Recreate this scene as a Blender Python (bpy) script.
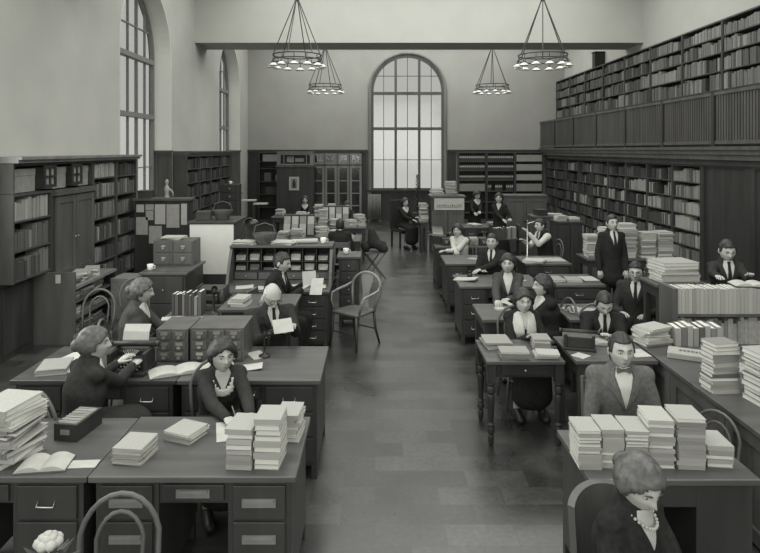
import bpy, bmesh, math, random
from mathutils import Vector, Matrix, Euler, noise
from mathutils.bvhtree import BVHTree
R = math.radians; PI = math.pi
sc = bpy.context.scene
for o in list(bpy.data.objects): bpy.data.objects.remove(o)
C = sc.collection
rng = random.Random(7)
# ---------------------------------------------------------------- camera, sky, light, exposure
FPX = 620.0; CAMH = 2.5
cd = bpy.data.cameras.new('camera'); cam = bpy.data.objects.new('camera', cd); C.objects.link(cam)
cam.location = (0, 0, CAMH); cam.rotation_euler = (R(90), 0, 0)
cd.sensor_width = 36; cd.lens = FPX/760*36
cd.shift_x = 5/760; cd.shift_y = -126.5/760
cd.clip_start = .05; cd.clip_end = 200
sc.camera = cam
w = bpy.data.worlds.new('sky'); sc.world = w; w.use_nodes = True
bg = w.node_tree.nodes['Background']; bg.inputs[0].default_value = (.99, 1, .94, 1); bg.inputs[1].default_value = 1.05
def area(name, loc, rot, sx, sy, power):
    l = bpy.data.lights.new(name, 'AREA'); l.shape = 'RECTANGLE'; l.size = sx; l.size_y = sy; l.energy = power
    l.color = (1, 1, .97)
    o = bpy.data.objects.new(name, l); C.objects.link(o); o.location = loc; o.rotation_euler = rot; return o
area('ceiling_fill', (1.1, 19.4, 7.1), (0, 0, 0), 9, 4.6, 420)  # fill lamps added out of view under the solid ceiling to brighten the bays
area('ceiling_fill', (1.1, 12.6, 7.1), (0, 0, 0), 9, 4.6, 480)
area('ceiling_fill', (1.1, 4.2, 7.1), (0, 0, 0), 9, 6, 560)
area('rear_fill', (1.0, -2.7, 3.8), (R(82), 0, 0), 8, 4.5, 330)  # added fill lamp behind the camera; the wall there has no window
area('left_window_daylight', (-4.4, 5.4, 3.4), (0, R(-90), 0), 4.2, 2.6, 170)
area('left_window_daylight', (-4.4, -1.6, 3.4), (0, R(-90), 0), 4.2, 2.6, 150)
sc.view_settings.view_transform = 'Standard'; sc.view_settings.look = 'None'
sc.view_settings.gamma = 1; sc.view_settings.use_curve_mapping = False
sc.view_settings.exposure = 0.1
# ---------------------------------------------------------------- materials
M = {}
TINT = (1.0, 1.005, .93)
def mat(name, g, rough=.6, spec=.3, var=.12, scale=8, stretch=(1, 1, 1), bump=0, metal=0, detail=4):
    m = bpy.data.materials.new(name); m.use_nodes = True; nt = m.node_tree; b = nt.nodes['Principled BSDF']
    b.inputs['Roughness'].default_value = rough; b.inputs['Specular IOR Level'].default_value = spec; b.inputs['Metallic'].default_value = metal
    tc = nt.nodes.new('ShaderNodeTexCoord'); mp = nt.nodes.new('ShaderNodeMapping'); mp.inputs['Scale'].default_value = stretch
    nz = nt.nodes.new('ShaderNodeTexNoise'); nz.inputs['Scale'].default_value = scale; nz.inputs['Detail'].default_value = detail
    rp = nt.nodes.new('ShaderNodeValToRGB')
    lo, hi = g*(1-var), g*(1+var); TINT = (1.0, 1.005, .93) if g > .2 else (1.0, .99, .955)
    rp.color_ramp.elements[0].position = .3; rp.color_ramp.elements[1].position = .7
    rp.color_ramp.elements[0].color = (lo*TINT[0], lo*TINT[1], lo*TINT[2], 1)
    rp.color_ramp.elements[1].color = (hi*TINT[0], hi*TINT[1], hi*TINT[2], 1)
    L = nt.links.new
    L(tc.outputs['Object'], mp.inputs[0]); L(mp.outputs[0], nz.inputs['Vector']); L(nz.outputs['Fac'], rp.inputs[0]); L(rp.outputs[0], b.inputs['Base Color'])
    if bump:
        bp = nt.nodes.new('ShaderNodeBump'); bp.inputs['Strength'].default_value = bump; bp.inputs['Distance'].default_value = .01
        L(nz.outputs['Fac'], bp.inputs['Height']); L(bp.outputs[0], b.inputs['Normal'])
    M[name] = m; return m
mat('plaster', .42, .9, .1, .05, 1.5, bump=.05)
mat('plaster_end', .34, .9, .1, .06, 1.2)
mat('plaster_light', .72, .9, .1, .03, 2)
mat('ceiling', .6, .9, .1, .03, 2)
mat('wood', .034, .42, .4, .3, 6, (1, 1, .12))
mat('wood_x', .05, .36, .45, .35, 7, (.12, 1.5, 1.5))
mat('wood_top', .07, .38, .45, .3, 5, (.15, 2.2, 1))
mat('wood_mid', .075, .45, .4, .25, 6, (1, 1, .12))
mat('wood_pale', .17, .4, .4, .25, 6, (1, 1, .12))
mat('wood_dark', .026, .5, .3, .3, 6, (1, 1, .15))
mat('wood_shelf', .055, .5, .3, .25, 6, (1, 1, .3))
mat('black', .02, .45, .4, .2, 12)
mat('iron', .03, .4, .5, .2, 12)
mat('steel', .45, .3, .6, .1, 12, metal=.8)
mat('paper', .38, .85, .15, .07, 14)
mat('paper_mid', .3, .85, .15, .1, 14)
mat('paper_dim', .23, .85, .15, .12, 14)
mat('page_edge', .56, .9, .1, .18, 60, (1, 1, 6))
mat('skin', .36, .55, .3, .04, 10)
mat('lips', .16, .5, .3, .05, 10)
mat('hair_dark', .026, .5, .35, .5, 30, bump=.6)
mat('hair_mid', .075, .5, .35, .45, 30, bump=.6)
mat('hair_grey', .4, .6, .3, .2, 30, bump=.6)
mat('cloth_black', .02, .9, .1, .25, 40)
mat('cloth_dark', .03, .9, .1, .2, 40)
mat('cloth_mid', .055, .9, .1, .2, 40)
mat('cloth_grey', .1, .9, .1, .2, 40)
mat('cloth_white', .44, .9, .1, .05, 20)
mat('eye_white', .3, .3, .4, .02); mat('pupil', .01, .2, .5, .02)
mat('white_paint', .62, .6, .3, .05, 3)
mat('beam_paint', .43, .9, .1, .03, 2)
mat('wood_polished', .17, .2, .6, .2, 6, (1, 1, .12))
mat('glass_shade', .75, .25, .5, .03, 3)
mat('leaf', .035, .6, .3, .4, 20)
TONES = [.02, .032, .055, .09, .14, .19, .23, .29, .33]
for i, t in enumerate(TONES): mat('cover_%d' % i, t, .65, .3, .15, 25)
def floor_mat():
    m = bpy.data.materials.new('floor_linoleum'); m.use_nodes = True; nt = m.node_tree; b = nt.nodes['Principled BSDF']; L = nt.links.new
    tc = nt.nodes.new('ShaderNodeTexCoord'); mp = nt.nodes.new('ShaderNodeMapping'); L(tc.outputs['Object'], mp.inputs[0])
    br = nt.nodes.new('ShaderNodeTexBrick'); br.inputs['Color1'].default_value = (.026, .026, .025, 1); br.inputs['Color2'].default_value = (.064, .064, .0618, 1)
    br.inputs['Mortar'].default_value = (.028, .028, .027, 1); br.inputs['Scale'].default_value = 1; br.inputs['Mortar Size'].default_value = .003
    br.inputs['Brick Width'].default_value = .46; br.inputs['Row Height'].default_value = .23; L(mp.outputs[0], br.inputs['Vector'])
    br.inputs['Bias'].default_value = -.2
    n1 = nt.nodes.new('ShaderNodeTexNoise'); n1.inputs['Scale'].default_value = 1.3; n1.inputs['Detail'].default_value = 8; n1.inputs['Roughness'].default_value = .65; L(mp.outputs[0], n1.inputs['Vector'])
    r1 = nt.nodes.new('ShaderNodeValToRGB'); r1.color_ramp.elements[0].position = .35; r1.color_ramp.elements[1].position = .68
    r1.color_ramp.elements[0].color = (.6, .6, .6, 1); r1.color_ramp.elements[1].color = (1.55, 1.55, 1.5, 1); L(n1.outputs['Fac'], r1.inputs[0])
    n2 = nt.nodes.new('ShaderNodeTexNoise'); n2.inputs['Scale'].default_value = 26; n2.inputs['Detail'].default_value = 5; L(mp.outputs[0], n2.inputs['Vector'])
    r2 = nt.nodes.new('ShaderNodeValToRGB'); r2.color_ramp.elements[0].position = .35; r2.color_ramp.elements[1].position = .75
    r2.color_ramp.elements[0].color = (.8, .8, .8, 1); r2.color_ramp.elements[1].color = (1.3, 1.3, 1.3, 1); L(n2.outputs['Fac'], r2.inputs[0])
    def mul(a, c):
        x = nt.nodes.new('ShaderNodeMix'); x.data_type = 'RGBA'; x.blend_type = 'MULTIPLY'; x.inputs[0].default_value = 1
        L(a, x.inputs[6]); L(c, x.inputs[7]); return x.outputs[2]
    L(mul(mul(br.outputs['Color'], r1.outputs[0]), r2.outputs[0]), b.inputs['Base Color'])
    r3 = nt.nodes.new('ShaderNodeMapRange'); r3.inputs[3].default_value = .2; r3.inputs[4].default_value = .4; L(n1.outputs['Fac'], r3.inputs[0]); L(r3.outputs[0], b.inputs['Roughness'])
    b.inputs['Specular IOR Level'].default_value = .8
    M['floor'] = m
floor_mat()
def pane_mat(name, t):
    m = bpy.data.materials.new(name); m.use_nodes = True; nt = m.node_tree; nt.nodes.clear(); L = nt.links.new
    o = nt.nodes.new('ShaderNodeOutputMaterial'); a = nt.nodes.new('ShaderNodeBsdfTransparent'); a.inputs[0].default_value = (t, t, t, 1)
    g = nt.nodes.new('ShaderNodeBsdfGlossy'); g.inputs['Roughness'].default_value = .1; g.inputs[0].default_value = (.8, .8, .8, 1)
    x = nt.nodes.new('ShaderNodeMixShader'); x.inputs[0].default_value = .06; L(a.outputs[0], x.inputs[1]); L(g.outputs[0], x.inputs[2]); L(x.outputs[0], o.inputs[0]); M[name] = m
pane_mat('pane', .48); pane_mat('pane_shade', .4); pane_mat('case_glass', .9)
# ---------------------------------------------------------------- mesh helpers
class MB:
    def __init__(s): s.v = []; s.f = []; s.m = []; s.mi = 0
    def add(s, vs, fs, mi=None):
        n = len(s.v); s.v += [tuple(v) for v in vs]; s.f += [tuple(i+n for i in f) for f in fs]; s.m += [s.mi if mi is None else mi]*len(fs); return s
    def box(s, x0, x1, y0, y1, z0, z1, T=None, mi=None):
        vs = [Vector(p) for p in ((x0, y0, z0), (x1, y0, z0), (x1, y1, z0), (x0, y1, z0), (x0, y0, z1), (x1, y0, z1), (x1, y1, z1), (x0, y1, z1))]
        if T is not None: vs = [T @ v for v in vs]
        return s.add(vs, [(3, 2, 1, 0), (4, 5, 6, 7), (0, 1, 5, 4), (1, 2, 6, 5), (2, 3, 7, 6), (3, 0, 4, 7)], mi)
    def quad(s, a, b, c, d, mi=None): return s.add([a, b, c, d], [(0, 1, 2, 3)], mi)
    def tube(s, pts, r, n=8, closed=False, mi=None, flat=1.0, side=None):
        pts = [Vector(p) for p in pts]; k = len(pts); rs = r if isinstance(r, (list, tuple)) else [r]*k
        vs = []; up = Vector((0, 0, 1)); prev = None
        for i, p in enumerate(pts):
            a = pts[(i-1) % k] if (closed or i > 0) else p; b = pts[(i+1) % k] if (closed or i < k-1) else p
            t = (b-a).normalized() if (b-a).length > 1e-9 else Vector((0, 0, 1))
            if side is not None: u = (Vector(side)-t*t.dot(Vector(side))).normalized()
            elif prev is None:
                u = t.cross(up); u = t.cross(Vector((1, 0, 0))) if u.length < .05 else u; u.normalize()
            else: u = (prev-t*t.dot(prev)).normalized()
            prev = u; w_ = t.cross(u)
            rr = rs[i]; ra, rb = rr if isinstance(rr, (tuple, list)) else (rr, rr*flat)
            for j in range(n):
                a_ = 2*PI*j/n; vs.append(p+u*math.cos(a_)*ra+w_*math.sin(a_)*rb)
        fs = []
        for i in range(k if closed else k-1):
            i2 = (i+1) % k
            for j in range(n): fs.append((i*n+j, i*n+(j+1) % n, i2*n+(j+1) % n, i2*n+j))
        if not closed: fs += [tuple(range(n-1, -1, -1)), tuple((k-1)*n+j for j in range(n))]
        return s.add(vs, fs, mi)
    def lathe(s, prof, c=(0, 0, 0), n=16, mi=None, T=None):
        vs = []; c = Vector(c)
        for r_, z in prof:
            for j in range(n):
                a = 2*PI*j/n; v = Vector((r_*math.cos(a), r_*math.sin(a), z))
                if T is not None: v = T @ v
                vs.append(v+c)
        fs = [(i*n+j, i*n+(j+1) % n, (i+1)*n+(j+1) % n, (i+1)*n+j) for i in range(len(prof)-1) for j in range(n)]
        fs += [tuple(range(n-1, -1, -1)), tuple((len(prof)-1)*n+j for j in range(n))]
        return s.add(vs, fs, mi)
    def ball(s, c, r, n=12, mi=None, T=None):
        rx, ry, rz = r if isinstance(r, (tuple, list)) else (r, r, r); vs = []; c = Vector(c); k = n//2
        for i in range(1, k):
            for j in range(n):
                a = 2*PI*j/n; b = PI*i/k; v = Vector((rx*math.sin(b)*math.cos(a), ry*math.sin(b)*math.sin(a), rz*math.cos(b)))
                vs.append((T @ v if T is not None else v)+c)
        t = Vector((0, 0, rz)); t = T @ t if T is not None else t
        vs += [c+t, c-t]; q = (k-1)*n
        fs = [(i*n+j, (i+1)*n+j, (i+1)*n+(j+1) % n, i*n+(j+1) % n) for i in range(k-2) for j in range(n)]
        fs += [(q, j, (j+1) % n) for j in range(n)]+[(q+1, (k-2)*n+(j+1) % n, (k-2)*n+j) for j in range(n)]
        return s.add(vs, fs, mi)
    def build(s, name, mats, parent=None, smooth=False, bevel=0):
        me = bpy.data.meshes.new(name); me.from_pydata(s.v, [], s.f)
        mats = mats if isinstance(mats, (list, tuple)) else [mats]
        for m in mats: me.materials.append(M[m])
        if len(mats) > 1: me.polygons.foreach_set('material_index', s.m)
        if smooth:
            for p in me.polygons: p.use_smooth = True
        me.update(); o = bpy.data.objects.new(name, me); C.objects.link(o)
        if parent is not None: o.parent = parent
        if bevel:
            b = o.modifiers.new('b', 'BEVEL'); b.width = bevel; b.segments = 2; b.limit_method = 'ANGLE'; b.angle_limit = R(40)
        return o
def tag(o, label=None, cat=None, group=None, kind=None):
    if label: o['label'] = label
    if cat: o['category'] = cat
    if group: o['group'] = group
    if kind: o['kind'] = kind
    return o
def thing(name, label, cat, loc=(0, 0, 0), rz=0, group=None):
    o = bpy.data.objects.new(name, None); C.objects.link(o); o.location = loc; o.rotation_euler = (0, 0, rz); o.empty_display_size = .1
    return tag(o, label, cat, group)
def struct(name, mb, m, **k): return tag(mb.build(name, m, **k), kind='structure')
def kids(o): return [c for c in o.children]
def copy_tree(o, parent=None):
    c = o.copy(); C.objects.link(c)
    if parent is not None: c.parent = parent
    for ch in kids(o): copy_tree(ch, c)
    return c
def dup(o, loc, rz, label, group=None, s=1):
    c = copy_tree(o); c.location = loc; c.rotation_euler = (0, 0, rz); c.scale = (s, s, s); c['label'] = label
    if group: c['group'] = group
    return c
def P(px, py, z):            # where the sight line through a photo point meets the height z
    Y = FPX*(CAMH-z)/(py-150.0); return Vector(((px-375.0)*Y/FPX, Y, z))
def XA(px, Y): return (px-375.0)*Y/FPX
def ZA(py, Y): return CAMH-(py-150.0)*Y/FPX
ORD = ['topmost', 'second', 'third', 'fourth', 'fifth', 'sixth', 'seventh', 'eighth', 'ninth', 'tenth', 'eleventh', 'twelfth', 'thirteenth', 'fourteenth', 'fifteenth', 'sixteenth', 'seventeenth', 'eighteenth', 'nineteenth', 'twentieth']
def ordn(i):
    if i == 0: return 'first'
    if i < 20: return ORD[i]
    t = ['', '', 'twenty', 'thirty', 'forty', 'fifty'][(i+1)//10]; u = (i+1) % 10
    if u == 0: return {'twenty': 'twentieth', 'thirty': 'thirtieth', 'forty': 'fortieth', 'fifty': 'fiftieth'}[t]
    return t+'-'+(['first']+ORD[1:9])[u-1]
# ---------------------------------------------------------------- the room
XL, XR, YB, YF, ZC = -4.53, 6.75, 22.1, -3.0, 7.2
WT = .46
b = MB(); b.box(XL-.8, XR+.3, YF-.2, YB+.6, -.1, 0); struct('floor', b, 'floor')
b = MB(); b.box(XL-.8, XR+.3, YF-.2, YB+.6, ZC, ZC+.15); struct('ceiling', b, 'ceiling')
def arch_wall(mapf, u0, u1, z0, z1, ops, t):
    b = MB(); ops = sorted(ops); cur = u0
    def bx(a, c, za, zb):
        vs = [mapf(*p) for p in ((a, 0, za), (c, 0, za), (c, t, za), (a, t, za), (a, 0, zb), (c, 0, zb), (c, t, zb), (a, t, zb))]
        b.add(vs, [(3, 2, 1, 0), (4, 5, 6, 7), (0, 1, 5, 4), (1, 2, 6, 5), (2, 3, 7, 6), (3, 0, 4, 7)])
    for uc, r, zs, zsill in ops:
        bx(cur, uc-r, z0, z1); bx(uc-r, uc+r, z0, zsill); n = 28
        arc = [(uc-r*math.cos(PI*i/n), zs+r*math.sin(PI*i/n)) for i in range(n+1)]
        for i in range(n):
            (a, za), (c, zb) = arc[i], arc[i+1]
            vs = [mapf(*p) for p in ((a, 0, za), (c, 0, zb), (c, t, zb), (a, t, za), (a, 0, z1), (c, 0, z1), (c, t, z1), (a, t, z1))]
            b.add(vs, [(3, 2, 1, 0), (4, 5, 6, 7), (0, 1, 5, 4), (2, 3, 7, 6)])
        cur = uc+r
    bx(cur, u1, z0, z1); return b
SILL = 1.04
LW = [19.4, 12.4, 5.4, -1.6]
o = struct('wall_left', arch_wall(lambda u, t, z: (XL-t, u, z), YF, YB+.4, 0, ZC, [(c, 1.4, 4.47, SILL) for c in LW], WT), 'plaster')
BWX = 1.16
struct('wall_back', arch_wall(lambda u, t, z: (u, YB+t, z), XL-WT, XR+.2, 0, ZC, [(BWX, 1.3, 4.59, SILL)], .4), 'plaster_end')
b = MB(); b.box(XR, XR+.2, YF, YB, 0, ZC); struct('wall_right', b, 'plaster')
b = MB(); b.box(XL-WT, XR+.2, YF-.2, YF, 0, ZC); struct('wall_front', b, 'plaster')
# ceiling beams
b = MB(); b.box(XL, XR, 15.6, 16.7, 5.2, ZC); struct('trim_1', b, 'beam_paint')
b = MB(); b.box(XL, XR, 8.6, 9.7, 5.2, ZC); struct('trim_2', b, 'beam_paint')
b = MB(); b.box(XL, XR, YB-.12, YB, 6.25, 6.55); b.box(XL, XR, YB-.2, YB, 6.55, 6.62); struct('trim_3', b, 'plaster')
# plastered arch linings (lighter)
def lining(mapf, uc, r, zs, zsill, t, name):
    b = MB(); n = 28; pts = [(uc-r, zsill)]+[(uc-r*math.cos(PI*i/n), zs+r*math.sin(PI*i/n)) for i in range(n+1)]+[(uc+r, zsill)]
    def inn(p):
        d = Vector((p[0]-uc, p[1]-zs)) if p[1] > zs else Vector((p[0]-uc, 0)); d.normalize(); return (p[0]-d.x*.012, p[1]-d.y*.012)
    for i in range(len(pts)-1):
        a, c = pts[i], pts[i+1]; ai, ci = inn(a), inn(c)
        vs = [mapf(a[0], 0, a[1]), mapf(c[0], 0, c[1]), mapf(c[0], t, c[1]), mapf(a[0], t, a[1]), mapf(ai[0], 0, ai[1]), mapf(ci[0], 0, ci[1]), mapf(ci[0], t, ci[1]), mapf(ai[0], t, ai[1])]
        b.add(vs, [(3, 2, 1, 0), (4, 5, 6, 7), (0, 1, 5, 4), (2, 3, 7, 6)])
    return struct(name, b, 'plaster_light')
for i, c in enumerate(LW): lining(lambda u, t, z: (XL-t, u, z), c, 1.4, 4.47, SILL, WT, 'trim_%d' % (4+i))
# windows
def window(name, mapf, uc, r, zs, zsill, zt, tk=.085, bm='wood_mid'):
    b = MB()
    def bar(a, c, wd, dp): # a,c: (u,z)
        a = Vector(a); c = Vector(c); d = (c-a).normalized(); n_ = Vector((-d.y, d.x))*wd/2
        vs = []
        for t in (-dp/2, dp/2):
            for p in (a-n_, a+n_, c+n_, c-n_): vs.append(mapf(p.x, t, p.y))
        b.add(vs, [(0, 1, 2, 3), (7, 6, 5, 4), (0, 4, 5, 1), (1, 5, 6, 2), (2, 6, 7, 3), (3, 7, 4, 0)])
    n = 28; r2 = r-.045
    arc = [(uc-r2*math.cos(PI*i/n), zs+r2*math.sin(PI*i/n)) for i in range(n+1)]
    for i in range(n): bar(arc[i], arc[i+1], .09, .1)
    bar((uc-r2, zsill), (uc-r2, zs), .09, .1); bar((uc+r2, zsill), (uc+r2, zs), .09, .1); bar((uc-r, zsill+.05), (uc+r, zsill+.05), .1, .12)
    top = lambda u: zs+math.sqrt(max(0, r2*r2-(u-uc)**2))
    for k in (-1, 1): u = uc+k*r/3*.97; bar((u, zsill), (u, top(u)), tk, .12 if tk > .06 else .06)
    for k in (-2, 0, 2): u = uc+k*r/3*.98; bar((u, zsill), (u, top(u)), .022, .05)
    for z in zt: bar((uc-r2, z), (uc+r2, z), .1, .13)
    for z in (zsill+(zt[0]-zsill)*.5, zt[1]+.62):
        hw = r2 if z < zs else math.sqrt(max(0, r2*r2-(z-zs)**2)); bar((uc-hw, z), (uc+hw, z), .022, .05)
    w_ = struct(name, b, bm)
    g = MB(); pts = [(uc-r, zt[0]), (uc+r, zt[0])]; zm = zt[0]
    g.add([mapf(uc-r, .02, zsill), mapf(uc+r, .02, zsill), mapf(uc+r, .02, zm), mapf(uc-r, .02, zm)], [(0, 1, 2, 3)])
    g.build('pane', 'pane', w_)
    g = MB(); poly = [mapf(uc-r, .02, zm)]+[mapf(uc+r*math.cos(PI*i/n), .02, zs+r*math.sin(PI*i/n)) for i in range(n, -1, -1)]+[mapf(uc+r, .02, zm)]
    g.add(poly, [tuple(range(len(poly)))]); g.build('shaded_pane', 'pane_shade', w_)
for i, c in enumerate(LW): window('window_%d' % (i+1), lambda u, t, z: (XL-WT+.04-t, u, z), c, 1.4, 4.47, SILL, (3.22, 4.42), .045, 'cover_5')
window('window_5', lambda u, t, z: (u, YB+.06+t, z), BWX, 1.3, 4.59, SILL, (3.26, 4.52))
# arch moulding of the end window
b = MB(); n = 32; b.tube([(BWX-1.36, YB-.02, 1.0), (BWX-1.36, YB-.02, 4.59)]+[(BWX-1.36*math.cos(PI*i/n), YB-.02, 4.59+1.36*math.sin(PI*i/n)) for i in range(1, n)]+[(BWX+1.36, YB-.02, 4.59), (BWX+1.36, YB-.02, 1.0)], .05, 8)
struct('trim_8', b, 'wood_pale')
# window stools, dado panels of the window bays
def panel_board(b, mapf, u0, u1, z0, z1, rail=.09, t0=0, t1=.04):
    def bx(a, c, za, zb, ta, tb):
        vs = [mapf(*p) for p in ((a, ta, za), (c, ta, za), (c, tb, za), (a, tb, za), (a, ta, zb), (c, ta, zb), (c, tb, zb), (a, tb, zb))]
        b.add(vs, [(3, 2, 1, 0), (4, 5, 6, 7), (0, 1, 5, 4), (1, 2, 6, 5), (2, 3, 7, 6), (3, 0, 4, 7)])
    bx(u0, u1, z0, z1, t0, t0+(t1-t0)*.35)
    bx(u0, u0+rail, z0, z1, t0, t1); bx(u1-rail, u1, z0, z1, t0, t1); bx(u0+rail, u1-rail, z0, z0+rail, t0, t1); bx(u0+rail, u1-rail, z1-rail, z1, t0, t1)
WZ = 2.44
b = MB()
for c in LW:                                     # the wooden panels on the far side of each window recess, cap and stool
    panel_board(b, lambda u, t, z: (u, c+1.4-.0-t-.013, z), XL-WT+.1, XL+.02, .0, WZ, .07, 0, .03)
    b.box(XL-WT+.1, XL+.05, c+1.32, c+1.385, WZ, WZ+.05)
    b.box(XL-WT+.1, XL+.1, c-1.38, c+1.34, SILL, SILL+.04)
struct('wainscot_left', b, 'wood_mid')
b = MB()
for u0, u1 in ((XL, XL+.42), (-.52, BWX-1.42), (BWX+1.42, BWX+1.72)): panel_board(b, lambda u, t, z: (u, YB-t, z), u0, u1, 0, WZ, .07, .0, .06)
b.box(XL, BWX-1.42, YB-.1, YB-.001, WZ, WZ+.07); b.box(BWX+1.42, 6.0, YB-.1, YB-.001, WZ, WZ+.07)
for k in range(4): panel_board(b, lambda u, t, z: (u, YB-t, z), BWX-1.3+k*.65, BWX-1.3+(k+1)*.65, 0, SILL, .07, 0, .04)
b.box(BWX-1.42, BWX+1.42, YB-.16, YB+.02, SILL, SILL+.05)
struct('wainscot_back', b, 'wood')
for i, (y0, y1) in enumerate(((13.82, 17.98), (6.82, 10.98), (-.18, 3.98), (20.82, 22.08))):
    b = MB(); b.box(XL, XL+.03, y0, y1, 0, .16); struct('baseboard_left_%d' % i if i else 'baseboard_left', b, 'wood')
b = MB(); b.box(XL+.45, -.55, YB-.03, YB, 0, .16); b.box(2.9, 5.9, YB-.03, YB, 0, .16); struct('baseboard_back', b, 'wood')
# gallery on the right
GX = 5.88
b = MB(); b.box(GX+.02, XR, YF, YB, 2.36, 2.5); struct('gallery_floor', b, 'wood')
b = MB(); b.box(GX-.06, GX+.04, YF, YB-.01, 2.5, 2.56); b.box(GX-.03, GX+.02, YF, YB-.01, 2.42, 2.5); b.box(GX, GX+.06, YF, YB-.01, 2.33, 2.42); struct('trim_9', b, 'wood_mid')
def railing(y0, y1, n):
    t = thing('gallery_railing', '', 'railing', (GX, y0, 2.56)); L_ = y1-y0
    b = MB(); b.box(-.03, .03, .1, L_, .88, .94); b.box(-.02, .02, .1, L_, .04, .1); b.build('rail', 'wood_mid', t)
    b = MB(); b.box(-.035, .035, .005, .1, 0, .94); b.build('post', 'wood', t)
    m = int(L_/.085)
    b = MB()
    for i in range(m): y = .12+(L_-.14)*(i+.5)/m; b.box(-.012, .012, y-.021, y+.021, .1, .88)
    b.build('baluster_screen', 'wood_mid', t); return t
seg = [(22.05, 20.2), (20.2, 18.3), (18.3, 16.4), (16.4, 14.5), (14.5, 12.6), (12.6, 10.7), (10.7, 8.8), (8.8, 6.9)]
posn = ['at the far end by the end wall', 'second from the end wall', 'third from the end wall', 'fourth from the end wall', 'fifth from the end wall', 'sixth from the end wall', 'seventh from the end wall, near the right border', 'nearest the camera']
for (a, c), s in zip(seg, posn): railing(c, a, 20)['label'] = 'slatted dark wood gallery railing section '+s
# ================================================================ furniture builders
def bookcase(name, label, cat, w, d, h, shelves, loc, rz, m='wood_shelf', z0=0, group=None, cornice=0, back='wood_dark', plinth=.08, st=.025):
    """front faces local -y at y=0, runs x 0..w, goes back to y=d"""
    t = thing(name, label, cat, loc, rz, group)
    for x in (0, w-st): b = MB(); b.box(x, x+st, 0, d, z0, h); b.build('side_panel', m, t)
    b = MB(); b.box(st, w-st, d-.015, d, z0+.001, h-.001); b.build('back_panel', back, t)
    for z in shelves: b = MB(); b.box(st, w-st, .005, d-.016, z-.022, z); b.build('shelf', m, t)
    b = MB(); b.box(st, w-st, 0, d-.016, h-.03, h); b.build('top_board', m, t)
    if plinth: b = MB(); b.box(st, w-st, .01, .03, z0, z0+plinth-.023); b.build('plinth', m, t)
    if cornice: b = MB(); b.box(-.001, w+.001, -.05, d, h, h+.04); b.box(-.001, w+.001, -.08, d, h+.04, h+.075); b.box(-.001, w+.001, -.02, .0, h-cornice, h); b.build('cornice', 'wood_mid', t)
    return t
BM = {}
def book_mesh(tone, pages='page_edge'):
    k = (tone, pages)
    if k not in BM:
        b = MB(); e = .06
        b.box(0, 1, 0, .04, 0, 1, mi=0); b.box(0, e, .04, 1, 0, 1, mi=0); b.box(1-e, 1, .04, 1, 0, 1, mi=0)       # spine at y=0, boards
        b.box(e, 1-e, .04, .96, .02, .98, mi=1)
        me = bpy.data.meshes.new('book'); me.from_pydata(b.v, [], b.f); me.materials.append(M['cover_%d' % tone]); me.materials.append(M[pages])
        me.polygons.foreach_set('material_index', b.m); BM[k] = me
    return BM[k]
TN = ['black', 'very dark', 'dark', 'dark grey', 'mid grey', 'grey', 'light grey', 'pale', 'near-white']
def book(label, group, tone, Mx, w, d, h, name='book', cat='book'):
    o = bpy.data.objects.new(name, book_mesh(tone)); C.objects.link(o)
    o.matrix_world = Mx @ Matrix.Diagonal((w, d, h, 1)); return tag(o, label, cat, group)
def shelf_books(Mx, x0, x1, z, depth, hmax, hmin, tones, seed, indiv=None, stuff=None, fill=.95, pale=None, wmin=.018, wmax=.05, lean=.08):
    """books on one shelf; Mx maps local shelf frame to the world.  indiv=(label suffix, group) or stuff=MB"""
    r = random.Random(seed); x = x0; k = 0
    while x < x1-.02:
        if r.random() > fill: x += r.uniform(.04, .16); continue
        run = r.randint(2, 9); hh = r.uniform(hmin, hmax); ww = r.uniform(wmin, wmax); tn = r.choice(tones)
        if r.random() < .35: run = r.randint(5, 12)
        for _ in range(run):
            uni = r.random() < .5
            w_ = ww*r.uniform(.9, 1.1) if uni else r.uniform(wmin, wmax); h_ = min(hmax, hh*(1 if uni else r.uniform(.85, 1.12))); t_ = tn if r.random() < .75 else r.choice(tones)
            if x+w_ > x1: x = x1; break
            d_ = min(depth-.02, r.uniform(.13, .19)); a = 0
            T = Mx @ Matrix.Translation((x, .012+r.uniform(0, .02), z+.001))
            if indiv:
                book('%s book, %s from left %s' % (TN[t_], ordn(k), indiv[0]), indiv[1], t_, T, w_-.0015, d_, h_); k += 1
            else: stuff.box(0, w_-.0015, 0, d_, 0, h_, T=T, mi=t_)
            x += w_
        if r.random() < .3: x += r.uniform(.01, .05)
    return k
ALLT = ['cover_%d' % i for i in range(9)]
def pile(cx, cy, z, n, w, d, hs, rz, tones, what, where, group, seed, cat='book', name='book', jit=.02, jr=4):
    """a pile of flat books, built from the bottom up, labels counted from the top"""
    r = random.Random(seed); zz = z+.0008
    for i in range(n):
        h_ = r.uniform(*hs); w_, d_ = w*r.uniform(.93, 1.03), d*r.uniform(.93, 1.03); t_ = r.choice(tones)
        if i == n-1 and n > 3: t_ = max(tones[0], t_)
        a = rz+R(r.uniform(-jr, jr)); ox, oy = r.uniform(-jit, jit), r.uniform(-jit, jit)
        # a book lying down: its thickness (mesh x) points up, its spine (mesh y=0) faces the reader or away
        T = Matrix.Translation((cx+ox, cy+oy, zz)) @ Matrix.Rotation(a+(PI if r.random() < .35 else 0), 4, 'Z') @ Matrix.Translation((-w_/2, -d_/2, 0)) @ Matrix(((0, 0, 1, 0), (0, 1, 0, 0), (1, 0, 0, 0), (0, 0, 0, 1)))
        pos = ORD[n-1-i] if n-1-i < 20 else 'low'
        if i == 0 and n > 1: pos = 'bottom'
        lab = '%s %s, %s in pile %s' % (TN[t_], what, pos, where) if n > 1 else '%s %s %s' % (TN[t_], what, where)
        book(lab, group, t_, T, h_, d_, w_, name=name, cat=cat); zz += h_+.0006
    return zz
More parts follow.
